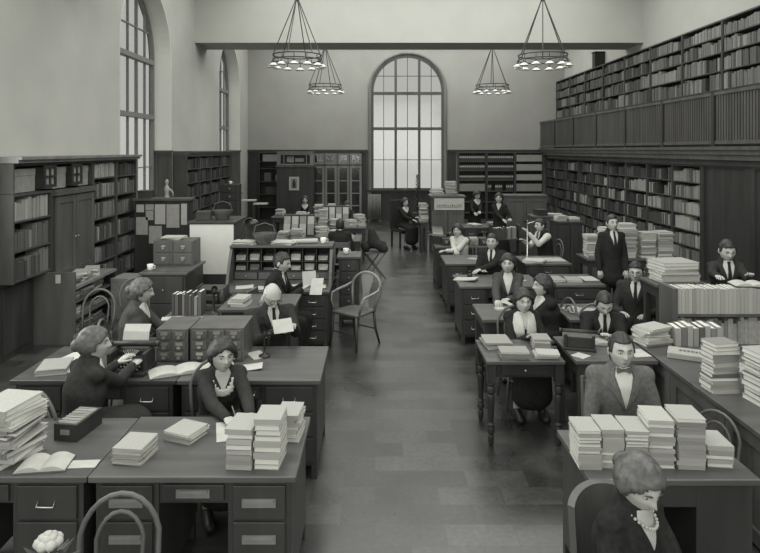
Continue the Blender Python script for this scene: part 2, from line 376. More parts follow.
def sheet(mb, x, y, z, w, d, rz, t=.003, curl=0, rngs=None):
    T = Matrix.Translation((x, y, z)) @ Matrix.Rotation(rz, 4, 'Z')
    n = 6; vs = []
    for k in (0, t):
        for i in range(n+1):
            u = i/n; zz = k+curl*(u**2)
            for v in (-.5, .5): vs.append(T @ Vector(((u-.5)*w, v*d, zz)))
    fs = []; q = 2*(n+1)
    for i in range(n):
        a = 2*i; fs += [(a, a+1, a+3, a+2), (q+a, q+a+2, q+a+3, q+a+1), (a, a+2, q+a+2, q+a), (a+1, q+a+1, q+a+3, a+3)]
    fs += [(0, q, q+1, 1), (2*n, 2*n+1, q+2*n+1, q+2*n)]; mb.add(vs, fs)
def paper(label, x, y, z, w=.21, d=.28, rz=0, group='loose papers on the desks', m='paper', curl=0, t=.003, name='sheet_of_paper'):
    b = MB(); sheet(b, 0, 0, 0, w, d, 0, t, curl); o = b.build(name, m); o.location = (x, y, z+.001); o.rotation_euler = (0, 0, rz)
    return tag(o, label, 'paper', group)
def open_book(label, x, y, z, w=.42, d=.28, rz=0, m='paper', name='open_book'):
    t = thing(name, label, 'book', (x, y, z+.001), rz)
    b = MB(); b.box(-w/2-.005, w/2+.005, -d/2-.005, d/2+.005, 0, .006); b.build('cover', 'cover_3', t)
    for s in (-1, 1):
        b = MB(); n = 8; prof = [(s*w/2*i/n, .008+.024*math.sin(PI*min(1, (i/n)*1.05+.03))**.6) for i in range(n+1)]
        vs = []
        for (x_, z_) in prof: vs += [(x_, -d/2, .0065), (x_, -d/2, z_), (x_, d/2, z_), (x_, d/2, .0065)]
        fs = []
        for i in range(n):
            a = 4*i
            for j in range(4): fs.append((a+j, a+(j+1) % 4, a+4+(j+1) % 4, a+4+j))
        fs += [(0, 1, 2, 3), (4*n+3, 4*n+2, 4*n+1, 4*n)]; b.add(vs, fs); b.build('page_block', m, t)
    return t
def drawer(parent, x0, x1, z0, z1, m='wood', handle='bail', y=0, depth=.018, label_m=None):
    b = MB(); b.box(x0, x1, y-depth, y, z0, z1); dr = b.build('drawer', m, parent, bevel=.004)
    xc, zc = (x0+x1)/2, (z0+z1)/2; h = MB()
    if handle == 'bail':
        h.tube([(xc-.045, y-depth, zc+.01), (xc-.045, y-depth-.022, zc-.012), (xc+.045, y-depth-.022, zc-.012), (xc+.045, y-depth, zc+.01)], .0045, 6); h.build('handle', 'steel', dr, smooth=True)
    elif handle == 'plate':
        h.box(xc-.09, xc+.09, y-depth-.008, y-depth, zc-.022, zc+.022); h.box(xc-.08, xc+.08, y-depth-.022, y-depth-.008, zc+.008, zc+.022); h.build('handle', 'wood_pale', dr)
    elif handle == 'card':
        h.box(xc-.028, xc+.028, y-depth-.006, y-depth, zc+.002, zc+.026); h.build('label_holder', 'steel', dr)
        g = MB(); g.box(xc-.014, xc+.014, y-depth-.02, y-depth, zc-.024, zc-.004); g.build('pull', 'steel', dr)
    elif handle == 'knob':
        h.ball((xc, y-depth-.012, zc), .011, 8); h.build('knob', 'steel', dr, smooth=True)
    return dr
def desk(label, x0, x1, y0, y1, h=.76, peds=('L', 'R'), rz=0, pw=.4, nd=3, handle='bail', m='wood', top='wood_top', apron=True, face='front', name='desk', cd=True, cat='desk', group=None, overhang=.03, legs=True, center=True):
    """pedestal desk; drawers look to the camera (front) or away (back)"""
    w, d = x1-x0, y1-y0; loc = ((x0+x1)/2, (y0+y1)/2, 0)
    t = thing(name, label, cat, loc, rz+(PI if face == 'back' else 0), group); hx, hy = w/2, d/2
    b = MB(); b.box(-hx, hx, -hy, hy, h-.035, h); b.build('tabletop', top, t, bevel=.006)
    ov = overhang; top_z = h-.036
    for p in peds:
        a, c = {'L': (-hx+ov, -hx+ov+pw), 'R': (hx-ov-pw, hx-ov), 'A': (-hx+ov, hx-ov)}[p]
        b = MB(); b.box(a, c, -hy+ov, hy-ov, .1, top_z); 
        for lx in (a, c-.045):
            for ly in (-hy+ov, hy-ov-.045): b.box(lx, lx+.045, ly, ly+.045, 0, .1)
        pd = b.build('pedestal', m, t, bevel=.004)
        z = top_z-.02; dh = (top_z-.14)/nd
        for i in range(nd):
            drawer(t, a+.03, c-.03, z-dh*(i+1)+.015, z-dh*i, m, handle, y=-hy+ov)
    if center and len(peds) == 2:
        b = MB(); b.box(-hx+ov+pw, hx-ov-pw, -hy+ov+.01, hy-ov, h-.16, top_z); b.build('apron', m, t)
        drawer(t, -hx+ov+pw+.02, hx-ov-pw-.02, h-.145, top_z-.02, m, handle, y=-hy+ov+.01)
    if len(peds) == 1 and peds[0] != 'A':
        s = 1 if peds[0] == 'L' else -1; xl = s*(hx-ov)
        b = MB(); a, c = sorted((-s*(hx-ov-pw), s*(hx-ov))); b.box(a, c, -hy+ov+.01, hy-ov-.01, h-.14, top_z); b.build('apron', m, t)
        for ly in (-hy+ov, hy-ov-.05): b = MB(); x_ = xl-.05 if s > 0 else xl; b.box(x_, x_+.05, ly, ly+.05, 0, h-.141); b.build('leg', m, t)
    if not peds:
        b = MB(); b.box(-hx+ov, hx-ov, -hy+ov, hy-ov, h-.14, top_z); b.build('apron', m, t)
        for lx in (-hx+ov, hx-ov-.06):
            for ly in (-hy+ov, hy-ov-.06): b = MB(); b.box(lx, lx+.06, ly, ly+.06, 0, h-.141); b.build('leg', m, t, bevel=.004)
        if cd: drawer(t, -.22, .22, h-.13, h-.05, m, 'knob', y=-hy+ov)
    return t
# bentwood cafe chair (front faces -y)
def bentwood(label, m='wood_mid', arms=False):
    t = thing('bentwood_chair', label, 'chair')
    b = MB(); b.lathe([(.185, .435), (.2, .44), (.2, .452), (.17, .455), (.16, .45)], n=24); b.build('seat', m, t, smooth=True)
    pts = [(-.16, .13, .452), (-.175, .18, .62)]+[(-.18*math.cos(PI*i/12), .2+.03*math.sin(PI*i/12), .68+.22*math.sin(PI*i/12)) for i in range(1, 12)]+[(.175, .18, .62), (.16, .13, .452)]
    b = MB(); b.tube(pts, .013, 8); b.build('back_hoop', m, t, smooth=True)
    pts = [(-.09, .17, .455), (-.1, .19, .6)]+[(-.11*math.cos(PI*i/10), .205+.02*math.sin(PI*i/10), .66+.16*math.sin(PI*i/10)) for i in range(1, 10)]+[(.1, .19, .6), (.09, .17, .455)]
    b = MB(); b.tube(pts, .01, 8); b.build('inner_hoop', m, t, smooth=True)
    for sx, sy in ((-1, -1), (1, -1), (-1, 1), (1, 1)):
        b = MB(); b.tube([(sx*.14, sy*.14, .44), (sx*.155, sy*.155, .25), (sx*.18, sy*.19, 0)], [.015, .013, .011], 8); b.build('leg', m, t, smooth=True)
    b = MB(); b.tube([(.15*math.cos(2*PI*i/20), .15*math.sin(2*PI*i/20), .25) for i in range(20)], .008, 6, closed=True); b.build('stretcher_ring', m, t, smooth=True)
    return t
def office_chair(label, m='wood_mid'):
    t = thing('wooden_chair', label, 'chair')
    b = MB(); b.box(-.2, .2, -.2, .2, .425, .452); b.build('seat', m, t, bevel=.012)
    for sx in (-1, 1):
        b = MB(); b.box(sx*.18-.017, sx*.18+.017, -.19, -.155, 0, .425); b.build('leg', m, t)
        b = MB(); b.tube([(sx*.18, .17, 0), (sx*.18, .175, .45), (sx*.18, .23, .86)], .017, 6); b.build('leg', m, t)
    b = MB(); b.box(-.17, .17, .2, .22, .74, .84, T=Matrix.Rotation(0, 4, 'X')); b.build('back_rail', m, t, bevel=.005)
    for x in (-.09, 0, .09): b = MB(); b.box(x-.018, x+.018, .185, .198, .453, .76); b.build('back_slat', m, t)
    for y in (-.17, .17): b = MB(); b.box(-.163, .163, y-.01, y+.01, .2, .225); b.build('stretcher', m, t)
    return t
def typewriter(label, loc, rz, paper_=True):
    t = thing('typewriter', label, 'typewriter', loc, rz)
    b = MB(); b.box(-.16, .16, -.16, .14, 0, .03); b.box(-.15, -.12, -.1, .13, .03, .16); b.box(.12, .15, -.1, .13, .03, .16); b.box(-.12, .12, .05, .13, .03, .14); b.box(-.12, .12, -.06, .05, .03, .1); b.build('body', 'black', t, bevel=.006)
    T = Matrix.Rotation(R(90), 4, 'Y')
    b = MB(); b.lathe([(.022, -.17), (.022, .17)], (0, .08, .185), 12, T=T); b.lathe([(.026, -.2), (.026, -.175)], (0, .08, .185), 10, T=T); b.lathe([(.026, .175), (.026, .2)], (0, .08, .185), 10, T=T); b.build('platen', 'black', t, smooth=True)
    b = MB(); b.box(-.17, .17, .1, .12, .14, .175); b.tube([(-.17, .08, .17), (-.2, .02, .2), (-.22, -.02, .22)], .004, 6); b.build('carriage', 'steel', t)
    b = MB()
    for r_ in range(4):
        for c in range(10): b.lathe([(.0075, 0), (.0075, .006)], (-.11+c*.0235+(r_ % 2)*.01, -.14+r_*.024, .05+r_*.014), 6)
    tag(b.build('keys', 'paper_dim', t), kind='stuff')
    b = MB()
    for i in range(9): a = PI*(.15+.7*i/8); b.tube([(0, -.02, .09), (.07*math.cos(a), -.02+.06*math.sin(a), .15)], .002, 4)
    b.build('typebar_basket', 'steel', t)
    if paper_:
        b = MB(); vs = []
        for (y, z) in ((.11, .15), (.1, .21), (.12, .27), (.16, .32)): vs += [(-.105, y, z), (.105, y, z), (.105, y+.002, z), (-.105, y+.002, z)]
        fs = []
        for i in range(3):
            for j in range(4): fs.append((4*i+j, 4*i+(j+1) % 4, 4*i+4+(j+1) % 4, 4*i+4+j))
        b.add(vs, fs+[(3, 2, 1, 0), (12, 13, 14, 15)]); b.build('sheet_of_paper', 'paper', t)
    return t
def telephone(label, loc, rz, s=1):
    t = thing('candlestick_telephone', label, 'telephone', loc, rz); t.scale = (s, s, s)
    b = MB(); b.lathe([(.065, 0), (.067, .012), (.05, .025), (.02, .035), (.013, .06), (.012, .24), (.02, .25), (.018, .28)], n=16); b.build('stand', 'black', t, smooth=True)
    b = MB(); b.lathe([(.012, 0), (.014, .02), (.032, .055), (.034, .058), (.02, .03)], (0, -.01, .285), 14, T=Matrix.Rotation(R(80), 4, 'X')); b.build('mouthpiece', 'black', t, smooth=True)
    b = MB(); b.lathe([(.013, 0), (.015, .1), (.027, .13), (.028, .14)], (.045, 0, .12), 12); b.build('receiver', 'black', t, smooth=True)
    b = MB(); b.tube([(.0, 0, .21), (.045, 0, .215), (.06, -.01, .225)], .004, 6); b.build('hook', 'steel', t)
    return t
def card_cabinet(label, loc, rz, w, d, h, cols, rows, m='wood_mid', handle='card', name='card_catalogue', group=None):
    t = thing(name, label, 'card cabinet', loc, rz, group)
    b = MB(); b.box(-w/2, w/2, -d/2+.01, d/2, 0, h); b.build('case', m, t, bevel=.004)
    e = .018; cw = (w-e*(cols+1))/cols; ch = (h-e*(rows+1))/rows
    for r_ in range(rows):
        for c in range(cols):
            x = -w/2+e+c*(cw+e); z = e+r_*(ch+e); drawer(t, x, x+cw, z, z+ch, m, handle, y=-d/2+.01, depth=.012)
    return t
def turned_leg(b, x, y, h):
    b.box(x-.035, x+.035, y-.035, y+.035, h-.16, h)
    pr = [(.03, h-.16), (.036, h-.17), (.022, h-.19), (.034, h-.21), (.036, h-.24), (.02, h-.26), (.03, h-.275), (.033, h-.3), (.028, .3), (.022, .2), (.034, .185), (.022, .17), (.03, .15), (.032, .12), (.018, .1), (.026, .08), (.024, .03), (.015, .0)]
    b.lathe(pr[::-1], (x, y, 0), 12)
# ---------------------------------------------------------------- chandeliers
def chandelier(label, x, y, z, zc):
    t = thing('chandelier', label, 'chandelier', (x, y, zc), 0, 'ring chandeliers hanging from the ceiling'); dz = z-zc
    b = MB(); n = 40
    for zz, rr, th in ((dz, .5, .014), (dz+.1, .5, .014)): b.tube([(rr*math.cos(2*PI*i/n), rr*math.sin(2*PI*i/n), zz) for i in range(n)], th, 6, closed=True)
    for i in range(12): a = 2*PI*i/12; b.tube([(.5*math.cos(a), .5*math.sin(a), dz), (.5*math.cos(a), .5*math.sin(a), dz+.1)], .008, 5)
    b.build('ring', 'iron', t, smooth=True)
    zt = dz+1.25
    for i in range(6): a = 2*PI*i/6+.26; b = MB(); b.tube([(.5*math.cos(a), .5*math.sin(a), dz+.1), (.03*math.cos(a), .03*math.sin(a), zt)], .011, 6); b.build('chain', 'iron', t)
    b = MB(); b.tube([(0, 0, zt-.03), (0, 0, 0)], .014, 6); b.lathe([(.09, -.04), (.1, 0)], (0, 0, 0), 12); b.ball((0, 0, zt), (.05, .05, .04), 10); b.build('stem', 'iron', t)
    for i in range(12):
        a = 2*PI*i/12; c, s = math.cos(a), math.sin(a); rr = .52
        b = MB(); b.tube([(.5*c, .5*s, dz), (.545*c, .545*s, dz-.04), (rr*c, rr*s, dz-.07)], .009, 5); b.lathe([(.02, dz-.1), (.018, dz-.06)], (rr*c, rr*s, 0), 8); arm = b.build('lamp_arm', 'iron', t)
        b = MB(); b.lathe([(.02, dz-.085), (.05, dz-.1), (.085, dz-.13), (.105, dz-.145), (.1, dz-.148), (.08, dz-.137), (.045, dz-.11), (.018, dz-.095)], (rr*c, rr*s, 0), 14); b.build('lamp_shade', 'glass_shade', arm, smooth=True)
        b = MB(); b.ball((rr*c, rr*s, dz-.14), (.022, .022, .034), 8); b.build('bulb', 'glass_shade', arm, smooth=True)
    return t
chandelier('near left ring chandelier with white glass shades, left of the two before the beam', -1.62, 12.9, 4.37, 7.19)
chandelier('near right ring chandelier with white glass shades, right of the two before the beam', 3.49, 12.9, 4.37, 7.19)
chandelier('small far ring chandelier behind the beam, left of the arched window', -1.55, 19.3, 4.42, 7.19)
chandelier('small far ring chandelier behind the beam, right of the arched window', 3.65, 19.3, 4.42, 7.19)
# ================================================================ shelving round the room
LT = Matrix.Rotation(R(90), 4, 'Z'); RT = Matrix.Rotation(R(-90), 4, 'Z')
def MX(x, y, z, rot): return Matrix.Translation((x, y, z)) @ Matrix.Rotation(rot, 4, 'Z')
# ---- right wall, under the gallery: bays run from the end wall towards the camera
RX = 6.02; BW = 1.16; RZS = [.1, .37, .66, .96, 1.27, 1.58, 1.89]; nb = 9
stuff_r = MB(); pp = ['nearest the panelled pier', 'second from the panelled pier', 'third from the panelled pier', 'fourth from the panelled pier', 'fifth from the panelled pier', 'sixth from the panelled pier', 'seventh from the panelled pier', 'eighth from the panelled pier', 'in the far corner by the end wall']
y_near = 11.42
for k in range(nb):
    y1 = y_near+BW*(k+1)   # local x=0 is the far end for rot -90 : x -> -Y
    bookcase('bookcase', 'dark bookcase bay under the gallery, '+pp[k], 'bookcase', BW-.004, .3, 2.22, RZS, (RX, y1, 0), R(-90), 'wood_shelf', group='bookcase bays under the gallery', cornice=.0)
    Mx = MX(RX, y1, 0, R(-90))
    for j, z in enumerate(RZS):
        top = (RZS+[2.19])[j+1]-.03; hm = min(top-z-.02, .27)
        if k == 0 and 1 <= j < 5:
            tones = [6, 7, 5, 6, 4, 7, 3] if (k == 0 and j < 6) else [2, 3, 5, 6, 2, 4]
            if j == 6: tones = [2, 3, 4, 3]
            shelf_books(Mx, .03, BW-.04, z, .28, hm, hm*.72, tones, 100+k*10+j, indiv=('on %s shelf up, bay beside pier' % ['bottom', 'second', 'third', 'fourth', 'fifth', 'sixth', 'seventh'][j], 'books on the shelves under the gallery'), wmin=.034, wmax=.06, fill=.97)
        else:
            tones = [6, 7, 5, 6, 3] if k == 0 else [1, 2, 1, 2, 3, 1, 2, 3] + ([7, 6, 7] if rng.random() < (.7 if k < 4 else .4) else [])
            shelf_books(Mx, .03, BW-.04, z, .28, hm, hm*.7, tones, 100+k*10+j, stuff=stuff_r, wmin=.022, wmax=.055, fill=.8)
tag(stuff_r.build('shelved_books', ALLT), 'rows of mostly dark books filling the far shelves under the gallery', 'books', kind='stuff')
b = MB(); b.box(RX-.03, RX+.3, y_near, y_near+BW*nb, 2.2245, 2.33); struct('trim_10', b, 'wood_mid')
# panelled pier and wall beyond it
b = MB()
for k in range(8): panel_board(b, lambda u, t, z: (5.98-t+.04, u, z), y_near-.02-(k+1)*1.5, y_near-.02-k*1.5, 0, 2.33, .14, 0, .05)
b.box(6.02, 6.4, YF, y_near-.02, 0, 2.33); b.box(5.93, 6.02, YF, y_near, 2.23, 2.33)
struct('wainscot_right', b, 'wood')
# ---- gallery bookcases
GXB = 6.42; GZ = 2.501; gz = [2.6, 2.93, 3.28, 3.63, 3.98, 4.32, 4.62]
stuff_g = MB(); GW = 1.5; gp = ['at the far end by the end wall', 'second from the end wall', 'third from the end wall', 'fourth from the end wall', 'fifth from the end wall', 'sixth from the end wall', 'seventh from the end wall', 'eighth from the end wall', 'ninth from the end wall', 'nearest the camera']
for k in range(10):
    yf = 21.98-GW*k
    bookcase('gallery_bookcase', 'tall gallery bookcase bay, '+gp[k], 'bookcase', GW-.004, .3, 4.92, gz, (GXB, yf, 0), R(-90), 'wood_shelf', z0=GZ, group='bookcase bays up on the gallery', cornice=0, back='wood_shelf')
    Mx = MX(GXB, yf, 0, R(-90)); near = 6 <= k <= 8
    for j, z in enumerate(gz):
        if j < 2: continue
        top = (gz+[4.89])[j+1]-.03; hm = min(top-z-.015, .3)
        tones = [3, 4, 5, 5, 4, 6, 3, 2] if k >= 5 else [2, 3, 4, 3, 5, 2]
        if 0:
            shelf_books(Mx, .03, GW-.04, z, .28, hm, hm*.75, tones, 300+k*10+j, wmin=.028, wmax=.07, fill=.95)
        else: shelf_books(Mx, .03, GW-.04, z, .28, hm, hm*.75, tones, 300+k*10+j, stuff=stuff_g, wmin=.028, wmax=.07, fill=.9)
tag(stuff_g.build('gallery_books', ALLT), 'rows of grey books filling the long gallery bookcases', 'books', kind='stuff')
b = MB(); b.box(-.15, .15, -.12, .12, 0, .44); t_ = thing('wall_clock', 'dark upright box standing on top of the gallery bookcase', 'box', (6.6, 18.3, 4.921), 0); b.build('case', 'wood_dark', t_, bevel=.01)
b = MB(); b.box(-.17, .17, -.14, .14, .441, .47); b.build('cap', 'wood_dark', t_)
t_.name = 'upright_box'
# ---- left wall, between the tall windows
LXF = -4.2
lz = [.12, .45, .78, 1.1, 1.42, 1.75, 2.07]
stuff_l = MB(); stuff_n = MB()
for k in range(4):
    y0 = 13.86+1.03*k
    bookcase('bookcase', 'dark bookcase bay between the left windows, %s from the near one' % ['first', 'second', 'third', 'fourth'][k], 'bookcase', 1.026, .3, 2.4, lz, (LXF, y0, 0), R(90), 'wood_shelf', group='bookcase bays between the left windows', cornice=.05)
    for j, z in enumerate(lz): shelf_books(MX(LXF, y0, 0, R(90)), .03, .99, z, .28, .27, .2, [1, 2, 2, 3, 1, 0, 3], 500+k*10+j, stuff=stuff_l, wmin=.025, wmax=.05, fill=.92)
# ---- left wall, near bays to the right of the double-door cabinet
EX = -4.2
ez = [.12, .46, .8, 1.12, 1.46, 1.78, 2.08]
for k, (y0, wd) in enumerate(((9.26, .83), (10.095, .83))):
    bookcase('bookcase', 'crowded dark bookcase bay near the left window, %s' % ['next to the cabinet with doors', 'touching the window'][k], 'bookcase', wd, .3, 2.34, ez, (EX, y0, 0), R(90), 'wood_shelf', cornice=0)
    for j, z in enumerate(ez):
        tones = [2, 3, 4, 3, 6, 2, 4, 5]
        if j == 6: tones = [6, 7, 6] if k == 0 else [2, 1]
        shelf_books(MX(EX, y0, 0, R(90)), .03, wd-.03, z, .28, .25, .17, tones, 600+k*10+j, stuff=stuff_n, wmin=.025, wmax=.06, fill=.9 if j > 1 else .6)
tag(stuff_n.build('shelved_books', ALLT), 'mixed books crowding the two bookcases beside the double-door cupboard', 'books', kind='stuff')
tag(stuff_l.build('wall_books', ALLT), 'rows of dark books on the bookcases between the left windows', 'books', kind='stuff')
b = MB(); b.box(XL+.002, EX+.06, 7.2, 10.93, 2.345, 2.385); b.box(XL+.002, EX+.1, 7.2, 10.93, 2.385, 2.42); struct('trim_11', b, 'wood_pale')
# double-door cabinet on the ledge
t = thing('wall_cabinet', 'brown double-door cupboard standing on the ledge of the left shelving', 'cabinet', (EX, 8.1, 0), R(90))
b = MB(); b.box(0, 1.15, .0, .3, .76, 1.9); b.build('case', 'wood', t, bevel=.004)
b = MB(); b.box(-.02, 1.17, -.05, .3, 1.901, 1.95); b.box(-.01, 1.16, -.03, .3, 1.951, 1.97); b.build('cornice', 'wood_mid', t)
for x0, x1, s in ((.03, .565, 1), (.585, 1.12, -1)):
    b = MB(); z0, z1 = .8, 1.88
    b.box(x0, x1, -.012, -.001, z0, z1); b.box(x0, x0+.08, -.025, -.012, z0, z1); b.box(x1-.08, x1, -.025, -.012, z0, z1); b.box(x0+.08, x1-.08, -.025, -.012, z0, z0+.09); b.box(x0+.08, x1-.08, -.025, -.012, z1-.09, z1)
    dr = b.build('door', 'wood_mid', t); k_ = MB(); k_.ball(((x1-.03) if s > 0 else (x0+.03), -.035, 1.3), .012, 8); k_.build('knob', 'steel', dr)
# small sash openings and white boxes above the cabinet
b = MB()
bookcase('top_shelf_case', 'shelf case with small paned doors and pale boxes above the double-door cupboard', 'shelf', 2.05, .3, 2.34, [], (EX, 7.2, 0), R(90), 'wood_shelf', z0=1.985, plinth=0)
for k, y0 in enumerate((7.83, 8.55)):
    t = thing('paned_door', 'small four-pane glazed door above the left shelving, %s' % ['nearer the camera', 'nearer the window'][k], 'cabinet door', (EX-.002, y0, 0), R(90), 'small glazed doors above the shelving')
    b = MB(); w_ = .3; z0, z1 = 2.02, 2.305
    for a in ((0, .04, z0, z1), (w_-.04, w_, z0, z1), (.04, w_-.04, z0, z0+.04), (.04, w_-.04, z1-.04, z1), (w_/2-.012, w_/2+.012, z0+.04, z1-.04), (.04, w_-.04, (z0+z1)/2-.012, (z0+z1)/2+.012)): b.box(a[0], a[1], -.03, -.004, a[2], a[3])
    b.build('frame', 'wood_dark', t); b = MB(); b.box(.04, w_-.04, -.012, -.008, z0+.04, z1-.04); b.build('pane', 'paper_dim', t)
for k, (y0, w_) in enumerate(((7.25, .5), (8.16, .36), (8.88, .3))):
    b = MB(); b.box(0, w_, .05, .28, 0, .27); b.box(-.004, w_+.004, .045, .284, .2, .285); o = b.build('storage_box', 'paper_dim', bevel=.004); o.matrix_world = MX(EX, y0, 1.987, R(90))
    tag(o, 'pale grey storage box on the top left shelf, %s' % ['nearest the camera', 'between the small paned doors', 'right of the small paned doors'][k], 'box', 'pale boxes on the top shelf')
# open shelves left of the cupboard
azs = [.96, 1.31, 1.66]
bookcase('bookcase', 'open shelves of pale volumes at the left border above the low case', 'bookcase', .88, .3, 1.98, azs, (EX, 7.2, 0), R(90), 'wood_shelf', z0=.93, plinth=0)
for j, z in enumerate(azs):
    shelf_books(MX(EX, 7.2, 0, R(90)), .03, .85, z, .28, [.3, .28, .27][j], .2, [[2, 3, 2, 4], [2, 3, 4, 5, 3], [6, 7, 6, 7]][j], 700+j, indiv=('on %s shelf at left border' % ['lowest', 'middle', 'top'][j], 'books on the open shelves at the left border'), wmin=.03, wmax=.07, fill=1)
t = thing('low_cupboard', 'shallow low cupboard carrying the open shelves at the left border', 'cupboard', (XL+.16, 7.2, 0), R(90))
b = MB(); b.box(0, .72, 0, .155, 0, .928); b.build('case', 'wood', t); b = MB(); b.box(.06, .66, -.012, -.001, .08, .86); b.build('door', 'wood', t)
# low case with the tall end panel and a paper label
t = thing('low_shelf_case', 'low open shelf case with plain end panel bearing a white paper label', 'shelf', (-4.05, 7.95, 0), R(90))
b = MB(); b.box(0, .04, -.2, .46, 0, .93); pn = b.build('end_panel', 'wood_mid', t, bevel=.003)
b = MB(); b.box(-.004, -.0005, -.02, .045, .79, .9); b.build('paper_label', 'paper', pn)
for z in (.08, .3, .52): b = MB(); b.box(.041, 1.259, -.15, .45, z-.022, z); b.build('shelf', 'wood_mid', t)
b = MB(); b.box(.041, 1.3, -.2, .15, .7, .735); b.build('ledge', 'wood_pale', t)
b = MB(); b.box(1.26, 1.3, -.18, .15, 0, .699); b.build('end_post', 'wood_dark', t)
r = random.Random(5)
for j, z in enumerate((.08, .3, .52)):
    for q in range(3):
        pile(-4.08, 8.2+q*.38, z, r.randint(3, 4), .3, .22, (.018, .04), R(90), [4, 5, 6, 3, 7], 'ledger', 'on %s low shelf, %s stack from end panel' % (['bottom', 'middle', 'upper'][j], ['first', 'second', 'third'][q]), 'ledgers lying in the low shelf case', 40+j*5+q, jr=8)
for q in range(3): pile(-4.02, 8.15+q*.34, .735, [3, 4, 3][q], .26, .19, (.02, .04), R(90+q*7), [6, 7, 5, 3, 4], 'book', 'on the left ledge, %s stack from end panel' % ['first', 'second', 'third'][q], 'books piled on the left ledge', 60+q, jr=10)
# ---- end wall, left of the arched window
bookcase('bookcase', 'dark open shelves on the end wall left of the panelled booth', 'bookcase', 1.02, .32, 2.42, [.5, .95, 1.4, 1.85, 2.1], (-4.08, YB-.345, 0), 0, 'wood_shelf')
for k, (x, z, w_, h_, m_) in enumerate(((-3.95, 2.1, .75, .25, 'paper_dim'), (-3.9, 1.4, .25, .3, 'cover_3'), (-3.5, 1.4, .2, .22, 'paper_mid'), (-3.85, .95, .5, .25, 'cover_2'))):
    b = MB(); b.box(0, w_, 0, .2, 0, h_); o = b.build('storage_box', m_, bevel=.004); o.location = (x, YB-.3, z+.001)
    tag(o, '%s box on the end wall shelves left of the booth, %s' % (['wide grey', 'dark', 'pale small', 'long dark'][k], ['top shelf', 'third shelf', 'third shelf right', 'second shelf'][k]), 'box')
t = thing('panelled_booth', 'tall dark panelled wooden booth with a framed poster, left of the arched window', 'booth', (-2.72, 21.1, 0), 0)
b = MB(); b.box(-.63, .63, 0, .6, 0, 1.92); b.build('case', 'wood', t, bevel=.006)
b = MB(); b.box(-.66, .66, -.04, .6, 1.921, 1.99); b.build('cornice', 'wood_mid', t)
b = MB()
for a in ((-.62, -.5, 1.991, 2.42), (.5, .62, 1.991, 2.42), (-.5, .5, 2.33, 2.42), (-.5, .5, 1.991, 2.03)): b.box(a[0], a[1], 0, .06, a[2], a[3])
b.box(-.62, .62, -.03, .3, 2.421, 2.45); b.box(-.4, -.37, .0, .05, 2.031, 2.329); b.box(.37, .4, 0, .05, 2.031, 2.329); b.build('transom_frame', 'wood_pale', t)
b = MB(); b.box(-.5, .5, .09, .3, 2.0, 2.4); b.build('transom_back', 'wood_dark', t)
b = MB(); b.box(-.29, -.05, .07, .08, 2.08, 2.28); b.box(.0, .29, .06, .07, 2.1, 2.22); b.build('card', 'paper_dim', t)
b = MB(); b.box(-.5, .5, -.012, -.001, .15, 1.85); b.build('door_panel', 'wood', t)
t = thing('framed_poster', 'small framed portrait print hung on the front of the panelled booth', 'poster', (-2.75, 21.075, 1.36), 0)
b = MB(); b.box(-.17, .17, -.012, .0, -.23, .23); b.build('mount', 'paper', t); b = MB(); b.box(-.1, .1, -.016, -.0125, -.16, .17); b.build('print', 'cover_5', t)
b = MB(); b.box(-.055, .055, -.019, -.0165, -.15, .05); b.ball((0, -.017, .09), (.035, .004, .05), 12); b.build('figure', 'cover_1', t)
# glazed bookcases
t = thing('glazed_bookcase', 'tall glass-fronted bookcase of four doors beside the arched window', 'bookcase', (-2.2, YB-.36, 0), 0)
W_ = 1.74; b = MB(); b.box(0, W_, .03, .355, 0, 2.4); b.build('case', 'wood_dark', t)
for k in range(4):
    for z0, z1 in ((.1, 1.95), (1.99, 2.38)):
        x0 = .01+k*W_/4; x1 = x0+W_/4-.02; b = MB(); e = .075
        for a in ((x0, x0+e, z0, z1), (x1-e, x1, z0, z1), (x0+e, x1-e, z0, z0+e), (x0+e, x1-e, z1-e, z1)): b.box(a[0], a[1], 0, .028, a[2], a[3])
        if z1 < 2:
            for zz in (.55, .98, 1.42): b.box(x0+e, x1-e, .005, .025, zz-.02, zz+.02)
        dr = b.build('door', 'wood_pale', t); b = MB(); b.box(x0+e, x1-e, .016, .02, z0+e, z1-e); b.build('pane', 'case_glass', dr)
        b = MB(); b.box(x0+e+.02, x1-e-.02, .0205, .0295, z0+e, z1-e-.05)
